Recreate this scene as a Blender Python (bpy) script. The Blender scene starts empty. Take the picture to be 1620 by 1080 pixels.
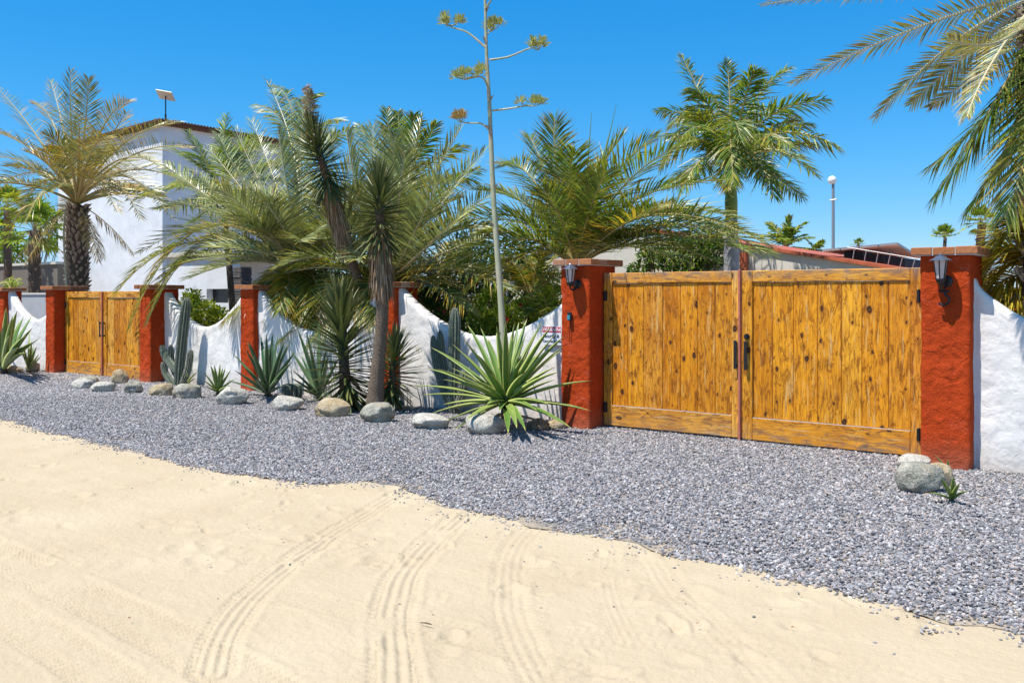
import bpy, math, random
import numpy as np
from mathutils import Vector, Matrix, noise, Quaternion

SC = bpy.context.scene
COL = SC.collection
rnd = random.Random(7)

# ------------------------------------------------------------------ camera
FPX = 1430.0; TH = math.radians(36.8); EYE = 1.62; HY = 468.0
cam_d = bpy.data.cameras.new('camera'); cam = bpy.data.objects.new('camera', cam_d); COL.objects.link(cam)
cam.location = (0, 0, EYE); cam.rotation_euler = (math.pi/2, 0, TH)
cam_d.sensor_width = 36; cam_d.lens = FPX/1620*36; cam_d.shift_y = -(540-HY)/1620.0
cam_d.clip_end = 3000; cam_d.clip_start = .05
SC.camera = cam

# ------------------------------------------------------------------ light
SUN = Vector((.18, .40, -1)).normalized()          # direction the light travels
W = bpy.data.worlds.new('World'); SC.world = W; W.use_nodes = True
nt = W.node_tree; nt.nodes.clear()
sky = nt.nodes.new('ShaderNodeTexSky'); sky.sky_type = 'NISHITA'; sky.sun_disc = False
sky.sun_elevation = math.asin(-SUN.z)
sky.sun_rotation = math.atan2(-SUN.x, -SUN.y)
sky.air_density = 1.0; sky.dust_density = .15; sky.ozone_density = 3.0; sky.altitude = 600
hs = nt.nodes.new('ShaderNodeHueSaturation'); hs.inputs['Saturation'].default_value = 1.4
bg = nt.nodes.new('ShaderNodeBackground'); bg.inputs['Strength'].default_value = .13
wo = nt.nodes.new('ShaderNodeOutputWorld')
nt.links.new(sky.outputs[0], hs.inputs['Color']); sp_ = nt.nodes.new('ShaderNodeSeparateColor'); cb_ = nt.nodes.new('ShaderNodeCombineColor'); nt.links.new(hs.outputs[0], sp_.inputs[0]); nt.links.new(cb_.outputs[0], bg.inputs[0])
for ch, (gain, ex) in enumerate(((.50, 1.0), (.66, .62), (.93, .55))):     # the camera's deep-blue colour response, same in every direction
    pw = nt.nodes.new('ShaderNodeMath'); pw.operation = 'POWER'; pw.inputs[1].default_value = ex; a_ = nt.nodes.new('ShaderNodeMath'); a_.operation = 'MULTIPLY'; a_.inputs[1].default_value = .16
    b_ = nt.nodes.new('ShaderNodeMath'); b_.operation = 'MULTIPLY'; b_.inputs[1].default_value = gain/.16
    nt.links.new(sp_.outputs[ch], a_.inputs[0]); nt.links.new(a_.outputs[0], pw.inputs[0]); nt.links.new(pw.outputs[0], b_.inputs[0]); nt.links.new(b_.outputs[0], cb_.inputs[ch])
nt.links.new(bg.outputs[0], wo.inputs[0])
sd = bpy.data.lights.new('sun', 'SUN'); sd.energy = 5.0; sd.angle = math.radians(.5); sd.color = (1, .96, .90)
so = bpy.data.objects.new('sun', sd); COL.objects.link(so)
so.rotation_euler = SUN.to_track_quat('-Z', 'Y').to_euler()
SC.view_settings.view_transform = 'Standard'; SC.view_settings.look = 'None'
SC.view_settings.exposure = .42; SC.view_settings.gamma = 1
SC.cycles.max_bounces = 8; SC.cycles.transparent_max_bounces = 8

# ------------------------------------------------------------------ helpers
cT, sT = math.cos(TH), math.sin(TH)
def gp(px, py):
    z = FPX*EYE/(py-HY); t = (px-810)/FPX
    return Vector((z*(t*cT-sT), z*(t*sT+cT), 0))
def at(px, py, Y):
    t = (px-810)/FPX; z = Y/(t*sT+cT)
    return Vector((z*(t*cT-sT), Y, EYE-(py-HY)*z/FPX))
def depth(p): return -p.x*sT + p.y*cT
def mpp(p): return depth(p)/FPX
def lerp(a, b, t): return a+(b-a)*t

def tag(o, label=None, cat=None, group=None, kind=None):
    if label: o['label'] = label
    if cat: o['category'] = cat
    if group: o['group'] = group
    if kind: o['kind'] = kind
    return o
def link(o, parent=None):
    COL.objects.link(o)
    if parent is not None: o.parent = parent
    return o
def empty(name, loc=(0, 0, 0), parent=None):
    o = bpy.data.objects.new(name, None); o.location = loc; o.empty_display_size = .1
    return link(o, parent)

class MB:
    def __init__(s): s.v = []; s.f = []; s.m = []; s.c = []; s.smooth = False
    def vert(s, p, c=(0, 1, 0)): s.v.append((p[0], p[1], p[2])); s.c.append(c); return len(s.v)-1
    def face(s, idx, m=0): s.f.append(tuple(idx)); s.m.append(m)
    def box(s, x0, y0, z0, x1, y1, z1, m=0, c=(0, 1, 0)):
        b = len(s.v)
        for p in ((x0,y0,z0),(x1,y0,z0),(x1,y1,z0),(x0,y1,z0),(x0,y0,z1),(x1,y0,z1),(x1,y1,z1),(x0,y1,z1)): s.vert(p, c)
        for q in ((0,3,2,1),(4,5,6,7),(0,1,5,4),(1,2,6,5),(2,3,7,6),(3,0,4,7)): s.face([b+i for i in q], m)
    def bevbox(s, x0, y0, z0, x1, y1, z1, b=.004, m=0):
        # box with chamfered edges all round
        xs = (x0, x1); ys = (y0, y1); zs = (z0, z1); V = {}
        for i in (0, 1):
            for j in (0, 1):
                for k in (0, 1):
                    sx = b if i == 0 else -b; sy = b if j == 0 else -b; sz = b if k == 0 else -b
                    V[i,j,k,'x'] = s.vert((xs[i], ys[j]+sy, zs[k]+sz))
                    V[i,j,k,'y'] = s.vert((xs[i]+sx, ys[j], zs[k]+sz))
                    V[i,j,k,'z'] = s.vert((xs[i]+sx, ys[j]+sy, zs[k]))
        for a in (0, 1):
            q = [V[a,0,0,'x'], V[a,1,0,'x'], V[a,1,1,'x'], V[a,0,1,'x']]; s.face(q if a else q[::-1], m)
            q = [V[0,a,0,'y'], V[0,a,1,'y'], V[1,a,1,'y'], V[1,a,0,'y']]; s.face(q if a else q[::-1], m)
            q = [V[0,0,a,'z'], V[1,0,a,'z'], V[1,1,a,'z'], V[0,1,a,'z']]; s.face(q if a else q[::-1], m)
        for a in (0, 1):
            for c in (0, 1):
                q = [V[a,c,0,'x'], V[a,c,0,'y'], V[a,c,1,'y'], V[a,c,1,'x']]; s.face(q, m)
                q = [V[a,0,c,'x'], V[a,1,c,'x'], V[a,1,c,'z'], V[a,0,c,'z']]; s.face(q, m)
                q = [V[0,a,c,'y'], V[1,a,c,'y'], V[1,a,c,'z'], V[0,a,c,'z']]; s.face(q, m)
                for k in (0, 1): s.face([V[a,c,k,'x'], V[a,c,k,'y'], V[a,c,k,'z']], m)
    def tube(s, pts, radii, n=8, m=0, cap=True, c=(0, 1, 0), ribs=None, cf=None):
        pts = [Vector(p) for p in pts]; rings = []
        up = Vector((0, 0, 1)); T0 = (pts[1]-pts[0]).normalized()
        if abs(T0.z) > .9: up = Vector((1, 0, 0))
        A = T0.cross(up).normalized(); B = A.cross(T0)
        for i, p in enumerate(pts):
            T = ((pts[min(i+1, len(pts)-1)]-pts[max(i-1, 0)])).normalized()
            A = (A - T*A.dot(T)).normalized(); B = T.cross(A)
            ring = []
            for k in range(n):
                a = 2*math.pi*k/n; r = radii[i] if not callable(radii) else radii(i)
                if ribs: r *= (1+ribs*(1 if k % 2 == 0 else -1))
                cc = cf(i, k) if cf else c
                ring.append(s.vert(p+(A*math.cos(a)+B*math.sin(a))*r, cc))
            rings.append(ring)
        for i in range(len(rings)-1):
            for k in range(n):
                s.face((rings[i][k], rings[i][(k+1) % n], rings[i+1][(k+1) % n], rings[i+1][k]), m)
        if cap: s.face(rings[-1], m); s.face(rings[0][::-1], m)
    def build(s, name, mats, parent=None, smooth=False, recalc=False):
        me = bpy.data.meshes.new(name); me.from_pydata(s.v, [], s.f)
        mats = mats if isinstance(mats, (list, tuple)) else [mats]
        for mm in mats: me.materials.append(mm)
        if len(mats) > 1: me.polygons.foreach_set('material_index', s.m)
        if smooth: me.polygons.foreach_set('use_smooth', [True]*len(s.f))
        at_ = me.color_attributes.new('tint', 'FLOAT_COLOR', 'POINT')
        ca = np.ones((len(s.v), 4), np.float32); ca[:, :3] = np.array(s.c, np.float32).reshape(-1, 3)
        at_.data.foreach_set('color', ca.ravel())
        if recalc:
            import bmesh
            bm = bmesh.new(); bm.from_mesh(me); bmesh.ops.recalc_face_normals(bm, faces=bm.faces); bm.to_mesh(me); bm.free()
        me.update()
        o = bpy.data.objects.new(name, me)
        return link(o, parent)

def bez(P, t):
    if len(P) == 3:
        return P[0]*(1-t)**2 + P[1]*2*t*(1-t) + P[2]*t*t
    return P[0]*(1-t)**3 + P[1]*3*t*(1-t)**2 + P[2]*3*t*t*(1-t) + P[3]*t**3
def smoothpts(pts, k=6):
    pts = [Vector(p) for p in pts]; out = []
    for i in range(len(pts)-1):
        p0 = pts[max(i-1, 0)]; p1 = pts[i]; p2 = pts[i+1]; p3 = pts[min(i+2, len(pts)-1)]
        for j in range(k):
            t = j/k
            out.append(.5*((2*p1)+(p2-p0)*t+(2*p0-5*p1+4*p2-p3)*t*t+(-p0+3*p1-3*p2+p3)*t**3))
    out.append(pts[-1]); return out

# ------------------------------------------------------------------ materials
class N:
    def __init__(s, name):
        s.m = bpy.data.materials.new(name); s.m.use_nodes = True; s.t = s.m.node_tree; s.t.nodes.clear()
        s.out = s.t.nodes.new('ShaderNodeOutputMaterial')
    def n(s, typ, ins=None, **kw):
        nd = s.t.nodes.new('ShaderNode'+typ)
        for k, v in kw.items(): setattr(nd, k, v)
        if ins:
            for k, v in ins.items():
                if isinstance(v, tuple) and len(v) == 2 and hasattr(v[0], 'outputs'): s.t.links.new(v[0].outputs[v[1]], nd.inputs[k])
                elif hasattr(v, 'outputs'): s.t.links.new(v.outputs[0], nd.inputs[k])
                else: nd.inputs[k].default_value = v
        return nd
    def ramp(s, src, stops, interp='LINEAR'):
        r = s.n('ValToRGB', {'Fac': src}); cr = r.color_ramp; cr.interpolation = interp
        while len(cr.elements) < len(stops): cr.elements.new(.5)
        for e, (p, c) in zip(cr.elements, stops):
            e.position = p; e.color = (c[0], c[1], c[2], 1) if isinstance(c, (tuple, list)) else (c, c, c, 1)
        return r
    def mix(s, f, a, b, mode='MIX'):
        nd = s.n('Mix', data_type='RGBA', blend_type=mode)
        for i, v in ((0, f), (6, a), (7, b)):
            if isinstance(v, tuple) and len(v) == 2 and hasattr(v[0], 'outputs'): s.t.links.new(v[0].outputs[v[1]], nd.inputs[i])
            elif hasattr(v, 'outputs'): s.t.links.new(v.outputs[2 if v.bl_idname == 'ShaderNodeMix' else 0], nd.inputs[i])
            else: nd.inputs[i].default_value = v if not isinstance(v, tuple) else (*v[:3], 1)
        return nd
    def math(s, op, a, b=0.0, c=None):
        nd = s.n('Math', operation=op)
        for i, v in ((0, a), (1, b), (2, c)):
            if v is None: continue
            if isinstance(v, tuple): s.t.links.new(v[0].outputs[v[1]], nd.inputs[i])
            elif hasattr(v, 'outputs'): s.t.links.new(v.outputs[0], nd.inputs[i])
            else: nd.inputs[i].default_value = v
        return nd
    def noise(s, vec, scale, detail=4, rough=.55, dist=0):
        return s.n('TexNoise', {'Vector': vec, 'Scale': scale, 'Detail': detail, 'Roughness': rough, 'Distortion': dist})
    def surf(s, col, rough=.7, bump=None, bstr=.5, bdist=.01, spec=.3, metal=0, **extra):
        p = s.n('BsdfPrincipled'); 
        if hasattr(col, 'outputs'): s.t.links.new(col.outputs[2 if col.bl_idname == 'ShaderNodeMix' else 0], p.inputs['Base Color'])
        else: p.inputs['Base Color'].default_value = (*col, 1)
        if hasattr(rough, 'outputs'): s.t.links.new(rough.outputs[0], p.inputs['Roughness'])
        else: p.inputs['Roughness'].default_value = rough
        p.inputs['Specular IOR Level'].default_value = spec; p.inputs['Metallic'].default_value = metal
        if bump is not None:
            b = s.n('Bump', {'Strength': bstr, 'Distance': bdist, 'Height': bump}); s.t.links.new(b.outputs[0], p.inputs['Normal'])
        s.t.links.new(p.outputs[0], s.out.inputs[0]); s.p = p
        return s.m

def plain(name, c, rough=.6, spec=.3, metal=0, var=.12, sc=20):
    k = N(name); tc = k.n('TexCoord'); no = k.noise((tc, 'Object'), sc)
    col = k.mix(1.0, c, k.ramp(no, [(.3, 1-var), (.7, 1.0)]), 'MULTIPLY')
    return k.surf(col, rough, no, .15, .003, spec, metal)

def leafmat(name, green, yellow, dry, rough=.38, trans=.28, spec=.5, pale=None):
    k = N(name); a = k.n('Attribute', attribute_name='tint'); s = k.n('SeparateColor', {'Color': a})
    stops = [(0, green), (.5, yellow), (1, dry)]
    r = k.ramp((s, 0), stops)
    col = k.mix(1.0, r, k.n('CombineColor', {0: (s, 1), 1: (s, 1), 2: (s, 1)}), 'MULTIPLY')
    p = k.n('BsdfPrincipled', {'Roughness': rough, 'Specular IOR Level': spec})
    k.t.links.new(col.outputs[2], p.inputs['Base Color'])
    tr = k.n('BsdfTranslucent'); tc = k.mix(1.0, col, (1.5, 1.6, .7), 'MULTIPLY'); k.t.links.new(tc.outputs[2], tr.inputs['Color'])
    ms = k.n('MixShader', {0: trans}); k.t.links.new(p.outputs[0], ms.inputs[1]); k.t.links.new(tr.outputs[0], ms.inputs[2])
    k.t.links.new(ms.outputs[0], k.out.inputs[0]); return k.m

M = {}
M['silver'] = leafmat('silver_green_frond', (.28, .34, .16), (.60, .47, .07), (.42, .31, .17), rough=.33, spec=.5, trans=.12)
M['dategreen'] = leafmat('date_palm_frond', (.19, .245, .075), (.66, .41, .03), (.44, .32, .19), rough=.33, spec=.5, trans=.12)
M['green'] = leafmat('green_frond', (.12, .22, .035), (.42, .36, .03), (.42, .27, .11), rough=.36, spec=.55, trans=.32)
M['olive'] = leafmat('olive_frond', (.14, .225, .04), (.52, .34, .03), (.40, .25, .10), rough=.36, spec=.6, trans=.3)
M['brightleaf'] = leafmat('bright_leaf', (.12, .22, .02), (.42, .42, .04), (.45, .30, .08), rough=.4, spec=.45, trans=.35)
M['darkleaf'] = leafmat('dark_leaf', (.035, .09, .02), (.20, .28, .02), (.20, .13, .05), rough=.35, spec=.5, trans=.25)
M['yellowfrond'] = leafmat('yellow_frond', (.40, .37, .05), (.66, .46, .04), (.45, .30, .10), rough=.4, spec=.4, trans=.35)
M['yucca'] = leafmat('yucca_leaf', (.045, .085, .03), (.22, .22, .06), (.33, .22, .12), rough=.4, spec=.5, trans=.06)
M['agave'] = leafmat('agave_leaf', (.085, .185, .028), (.50, .52, .15), (.40, .28, .12), rough=.42, spec=.45, trans=.05)
M['agavedark'] = leafmat('dark_agave_leaf', (.035, .10, .045), (.28, .33, .12), (.35, .22, .10), rough=.42, spec=.45, trans=.05)
M['rachis'] = plain('frond_stem', (.42, .33, .12), .5, .4)
M['rachispale'] = plain('pale_frond_stem', (.50, .44, .27), .45, .4)
M['deadleaf'] = leafmat('dead_leaf_fibre', (.38, .25, .14), (.50, .38, .25), (.22, .11, .05), rough=.7, spec=.2, trans=.05)

def bark(name, c1, c2, sc=(8, 8, 30), bs=.8):
    k = N(name); tc = k.n('TexCoord'); mp = k.n('Mapping', {'Vector': (tc, 'Object'), 'Scale': sc})
    no = k.noise(mp, 3, 6, .65); col = k.ramp(no, [(.35, c1), (.65, c2)])
    return k.surf(col, .85, no, bs, .02, .15)
M['bark'] = bark('palm_bark', (.05, .032, .022), (.20, .14, .10))
M['bootbark'] = bark('leaf_base_bark', (.17, .10, .065), (.62, .50, .40), (14, 14, 14))
M['yuccabark'] = bark('yucca_bark', (.09, .062, .042), (.27, .20, .14), (14, 14, 26))
M['greybark'] = bark('smooth_grey_bark', (.28, .27, .27), (.44, .43, .44), (2, 2, 16), .4)
M['shaft'] = plain('green_crownshaft', (.20, .30, .06), .4, .4)
M['stalk'] = None
def stalkmat():
    k = N('agave_stalk'); tc = k.n('TexCoord'); no = k.noise((tc, 'Object'), 6, 5)
    col = k.ramp(no, [(.35, (.30, .33, .18)), (.55, (.42, .40, .27)), (.75, (.38, .22, .14))])
    return k.surf(col, .5, no, .3, .005, .4)
M['stalk'] = stalkmat()

def stucco(name, c, dirt, sc=26, big=5, bstr=.9, bdist=.015, var=.15, splash=.5, wear=.22):
    k = N(name); tc = k.n('TexCoord'); g = k.n('NewGeometry')
    n1 = k.noise((g, 'Position'), sc, 5, .6); n2 = k.noise((g, 'Position'), big, 3, .5, .8); n3 = k.noise((g, 'Position'), 1.6, 5, .6)
    vo = k.n('TexVoronoi', {'Vector': (g, 'Position'), 'Scale': big*1.7}, feature='SMOOTH_F1')
    h = k.math('ADD', k.math('MULTIPLY', n1, .45), k.math('ADD', k.math('MULTIPLY', n2, 1.0), k.math('MULTIPLY', vo, .5)))
    col = k.mix(1.0, c, k.ramp(n3, [(.3, 1-var), (.7, 1.0)]), 'MULTIPLY')
    stv = k.n('Mapping', {'Vector': (g, 'Position'), 'Scale': (9, 9, .9)}); n4 = k.noise(stv, 1.6, 5, .65)
    col = k.mix(k.math('MULTIPLY', k.ramp(n4, [(.56, 0.0), (.72, 1.0)]), wear), col, tuple(x*.55 for x in c))
    n5 = k.noise((g, 'Position'), 4.5, 7, .75); col = k.mix(k.math('MULTIPLY', k.ramp(n5, [(.58, 0.0), (.70, 1.0)]), wear*.9), col, tuple(min(.9, x*1.15+.10) for x in c))
    n6 = k.noise((g, 'Position'), 110, 2, .6); col = k.mix(1.0, col, k.ramp(n6, [(.3, .72), (.6, 1.0)]), 'MULTIPLY') if wear > .4 else col
    # soil splashed and rubbed on the foot of the wall
    z = k.n('SeparateXYZ', {0: (g, 'Position')}); low = k.math('SUBTRACT', .30, (z, 2)); 
    st = k.math('MULTIPLY', k.math('MAXIMUM', k.math('ADD', k.math('MULTIPLY', low, 3.0), k.math('SUBTRACT', n1, .5)), 0.0), splash)
    st.use_clamp = True
    col = k.mix(st, col, dirt)
    return k.surf(col, .9, h, bstr, bdist, .06)
M['white'] = stucco('white_stucco', (.86, .81, .75), (.45, .36, .27), bstr=.7, bdist=.016, sc=22, big=6)
M['red'] = stucco('red_stucco', (.58, .072, .016), (.42, .17, .10), sc=75, wear=.5, big=8, var=.3, bstr=1.0, bdist=.022)
M['housewhite'] = stucco('white_plaster', (.80, .81, .82), (.6, .58, .55), sc=5, big=1.6, bdist=.02, bstr=.6, var=.16, splash=0)
M['cream'] = stucco('cream_plaster', (.74, .68, .58), (.5, .4, .3), sc=9, big=2, bdist=.012, bstr=.5, splash=0)
M['greybrown'] = stucco('brown_grey_plaster', (.20, .17, .14), (.2, .17, .14), sc=9, big=2, bstr=.4, splash=0)
M['innergrey'] = stucco('pale_grey_plaster', (.42, .42, .43), (.4, .38, .36), sc=9, big=2, bstr=.4, splash=0)
M['redroof'] = plain('red_roof_edge', (.58, .15, .07), .6, .3, var=.35, sc=6)
M['brownroof'] = plain('brown_roof_tile', (.20, .09, .055), .8, .2, var=.5, sc=9)
M['slab'] = plain('pale_coping', (.62, .58, .50), .7)
M['stonecol'] = bark('dark_stacked_stone', (.05, .045, .045), (.20, .18, .17), (3, 3, 14))
M['dark'] = plain('dark_opening', (.012, .013, .016), .25, .5)
M['iron'] = plain('black_iron', (.012, .012, .014), .35, .5, var=.3)
M['steel'] = plain('lamp_hat_metal', (.16, .20, .27), .28, .6, .6)
M['alu'] = plain('pale_aluminium', (.36, .38, .40), .4, .5, .2)
M['pane'] = None
k = N('frosted_pane'); M['pane'] = k.surf((.60, .50, .47), .18, spec=.6)
M['panelunder'] = plain('solar_panel_underside', (.78, .80, .80), .5)
M['paneldark'] = plain('solar_cells_and_shade', (.015, .02, .04), .15, .6)  # cell colour, also used on the sheet that paints shade below the array
M['terracotta'] = None
k = N('terracotta_tile'); g = k.n('NewGeometry'); oi = k.n('ObjectInfo'); no = k.noise((g, 'Position'), 30, 5)
col = k.mix(k.ramp(no, [(.4, 0.0), (.75, .65)]), k.ramp((oi, 'Random'), [(0, (.40, .14, .05)), (.4, (.50, .20, .08)), (.8, (.34, .12, .055)), (1, (.50, .33, .22))]), (.22, .10, .05))
M['terracotta'] = k.surf(col, .8, no, .6, .006, .2)
M['mortar'] = plain('white_mortar', (.55, .52, .48), .9)
M['salmon'] = plain('salmon_painted_steel', (.55, .17, .12), .5, .4, var=.25)
M['turq'] = plain('turquoise_button', (.03, .28, .36), .3, .5)
M['bulb'] = plain('white_globe_plastic', (.85, .85, .84), .3, .5, var=.03)
M['sign'] = plain('sign_board', (.80, .81, .86), .4, .4, var=.04)
M['signred'] = plain('sign_red_band', (.55, .02, .05), .4, .4, var=.04)
M['signblack'] = plain('sign_print', (.02, .025, .05), .4, .3, var=.04)
M['signwhite'] = plain('sign_white_print', (.85, .8, .82), .4, .3, var=.04)
M['floret'] = leafmat('flower_buds', (.34, .38, .12), (.55, .52, .20), (.42, .22, .08), rough=.5, trans=.1)
M['petal'] = leafmat('petals', (.55, .03, .04), (.60, .18, .05), (.7, .35, .3), rough=.5, trans=.3)
M['spike'] = leafmat('pale_flower_spike', (.42, .36, .26), (.50, .38, .30), (.30, .20, .13), rough=.7, trans=.05)

def wood(name, along):
    k = N(name); tc = k.n('TexCoord'); oi = k.n('ObjectInfo'); g = k.n('NewGeometry')
    off = k.n('CombineXYZ', {0: k.math('MULTIPLY', (oi, 'Random'), 37.0), 1: k.math('MULTIPLY', (oi, 'Random'), 11.0), 2: k.math('MULTIPLY', (oi, 'Random'), 53.0)})
    v = k.n('VectorMath', {0: (g, 'Position'), 1: off}, operation='ADD')
    sc = (1, 1, .085) if along == 'z' else (.085, 1, 1)
    def mapped(s): return k.n('Mapping', {'Vector': v, 'Scale': tuple(a*s for a in sc)})
    # knots: cells of a sparse voronoi
    wrp = k.n('VectorMath', {0: (k.noise(v, 14, 2, .5), 1), 'Scale': .035}, operation='SCALE')
    vs = k.n('SeparateXYZ', {0: k.n('VectorMath', {0: v, 1: wrp}, operation='ADD')})
    kv = k.n('CombineXYZ', {0: k.math('MULTIPLY', (vs, 0), 1.0 if along == 'z' else .6), 1: k.math('MULTIPLY', (vs, 2), .6 if along == 'z' else 1.0)})
    vo = k.n('TexVoronoi', {'Vector': kv, 'Scale': 5.6, 'Randomness': 1.0}, voronoi_dimensions='2D')
    kd = (vo, 'Distance'); ks = k.n('SeparateColor', {'Color': (vo, 'Color')})
    big = k.math('MULTIPLY', k.math('GREATER_THAN', (ks, 0), .36), k.math('ADD', k.math('MULTIPLY', k.math('POWER', (ks, 1), 2.0), .11), .035))
    knot = k.math('SUBTRACT', 1.0, k.math('DIVIDE', kd, k.math('MAXIMUM', big, .0001))); knot.use_clamp = True
    kr = k.ramp(knot, [(0, 0.0), (.12, 1.0)])
    halo = k.ramp(k.math('SUBTRACT', kd, big), [(0.0, 1.0), (.09, 0.0)])
    warp = k.noise(mapped(1.6), 2.2, 3, .5)
    wv = k.n('VectorMath', {0: mapped(1.0), 1: k.n('VectorMath', {0: (warp, 1), 'Scale': .12}, operation='SCALE')}, operation='ADD')
    wv2 = k.n('VectorMath', {0: wv, 1: k.n('VectorMath', {0: (vo, 'Color'), 'Scale': 0.0}, operation='SCALE')}, operation='ADD')
    grain = k.noise(wv2, 70, 6, .7, .4)
    ringc = k.math('SINE', k.math('ADD', k.math('MULTIPLY', k.noise(wv2, 5.0, 2, .4), 120.0), k.math('MULTIPLY', halo, 5.0)))
    rg = k.ramp(k.math('MULTIPLY_ADD', ringc, .5, .5), [(0, 0.0), (1, 1.0)])
    blot = k.noise(k.n('Mapping', {'Vector': v, 'Scale': (7, 7, 1.9) if along == 'z' else (1.9, 7, 7)}), 2.4, 8, .85, .9)
    stain = k.noise(k.n('Mapping', {'Vector': v, 'Scale': (1, 1, .5)}), 2.2, 4, .6)
    tone = k.ramp((oi, 'Random'), [(0, (.84, .34, .014)), (.2, (.92, .43, .03)), (.4, (.64, .215, .008)), (.6, (.90, .39, .018)), (.8, (.72, .26, .01)), (1, (.92, .47, .07))])
    dk = k.mix(1.0, tone, (.58, .42, .25), 'MULTIPLY')
    c1 = k.mix(k.math('MULTIPLY', rg, .5), k.mix(1.0, tone, k.ramp(stain, [(.30, (.72, .62, .5)), (.52, (1, 1, 1))]), 'MULTIPLY'), dk)
    c2 = k.mix(k.ramp(blot, [(.51, 0.0), (.56, .85)]), c1, (.24, .07, .006))
    pale = k.mix(k.math('MULTIPLY', k.ramp(k.noise(mapped(7.0), 4.0, 5, .7), [(.57, 0.0), (.64, 1.0)]), .7), c2, (.72, .44, .15))
    c3 = k.mix(k.math('MULTIPLY', k.ramp(grain, [(.52, 0.0), (.66, 1.0)]), .7), pale, (.10, .04, .012))
    c3 = k.mix(k.math('MULTIPLY', halo, k.math('MULTIPLY', k.math('GREATER_THAN', (ks, 0), .36), .6)), c3, (.30, .11, .012))
    c4 = k.mix(kr, c3, k.ramp(knot, [(.1, (.10, .035, .010)), (.35, (.03, .012, .006)), (.8, (.13, .05, .015))]))
    zz = k.n('SeparateXYZ', {0: (g, 'Position')})
    topm = k.math('MULTIPLY', k.ramp((zz, 2), [(.0, 0.0), (1, 0.0)]), 1.0)
    w = k.math('MULTIPLY', k.math('MULTIPLY', k.math('SUBTRACT', (zz, 2), 1.76), 7.0), k.ramp(blot, [(.38, 0.0), (.6, 1.0)])); w.use_clamp = True
    c5 = k.mix(k.math('MULTIPLY', w, .75), c4, (.30, .24, .19))
    wl = k.math('MULTIPLY', k.math('MULTIPLY', k.math('SUBTRACT', .30, (zz, 2)), 4.0), k.ramp(blot, [(.42, 0.0), (.62, 1.0)])); wl.use_clamp = True
    c5 = k.mix(k.math('MULTIPLY', wl, .6), c5, (.33, .25, .17))
    h = k.math('SUBTRACT', k.math('MULTIPLY', grain, -.6), k.math('MULTIPLY', kr, .6))
    return k.surf(c5, .5, h, .5, .004, .22)
M['woodv'] = wood('varnished_pine_upright', 'z'); M['woodh'] = wood('varnished_pine_level', 'x')

def rockmat(name, c1, c2, c3):
    k = N(name); tc = k.n('TexCoord'); n1 = k.noise((tc, 'Object'), 7, 6, .7); n2 = k.noise((tc, 'Object'), 60, 3, .7); n3 = k.noise((tc, 'Object'), 2.5, 4, .6, 1.5)
    c = k.mix(k.ramp(n1, [(.38, 0.0), (.62, 1.0)]), c1, c2); c = k.mix(k.ramp(n3, [(.5, 0.0), (.62, .8)]), c, c3)
    c = k.mix(1.0, c, k.ramp(n2, [(.35, .55), (.55, 1.0)]), 'MULTIPLY')
    h = k.math('ADD', n1, k.math('MULTIPLY', n2, .25))
    return k.surf(c, .95, h, 1.0, .05, .08)
M['rockwhite'] = rockmat('pale_granite', (.52, .48, .40), (.72, .68, .58), (.34, .31, .26))
M['rockgrey'] = rockmat('grey_green_granite', (.29, .28, .22), (.56, .52, .42), (.38, .30, .19))
M['rocktan'] = rockmat('tan_sandstone', (.48, .36, .20), (.58, .49, .34), (.34, .24, .14))
M['rockbrown'] = rockmat('brown_stone', (.26, .15, .08), (.44, .33, .21), (.16, .10, .07))

# ------------------------------------------------------------------ numpy value noise
_rs = np.random.RandomState(3); _lat = _rs.rand(256, 256)
def vnoise(x, y):
    xi = np.floor(x).astype(int); yi = np.floor(y).astype(int); fx = x-xi; fy = y-yi
    fx = fx*fx*(3-2*fx); fy = fy*fy*(3-2*fy)
    a = _lat[xi & 255, yi & 255]; b = _lat[(xi+1) & 255, yi & 255]; c = _lat[xi & 255, (yi+1) & 255]; d = _lat[(xi+1) & 255, (yi+1) & 255]
    return (a*(1-fx)+b*fx)*(1-fy)+(c*(1-fx)+d*fx)*fy
def fbm(x, y, o=4):
    s = 0; a = 1; t = 0
    for i in range(o): s = s+a*vnoise(x*2**i+17*i, y*2**i+31*i); t += a; a *= .5
    return s/t

# ------------------------------------------------------------------ ground
EDGE_PX = [(0,663),(100,690),(200,712),(330,745),(400,755),(500,767),(560,763),(620,770),(700,800),(830,835),(930,850),(1000,865),(1050,885),(1150,895),(1250,925),(1400,960),(1500,985),(1620,1003)]
_e = [gp(*p) for p in EDGE_PX]
EX = np.array([-60, -26, -18, -14.5]+[p.x for p in _e]+[2, 20]); EY = np.array([5.3, 5.5, 5.45, 5.5]+[p.y for p in _e]+[4.9, 4.9])
def edge(x, y=None): return np.interp(x, EX, EY)+ (fbm(np.asarray(x)*3.1, np.asarray(x)*0+5, 3)-.5)*.16

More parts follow.
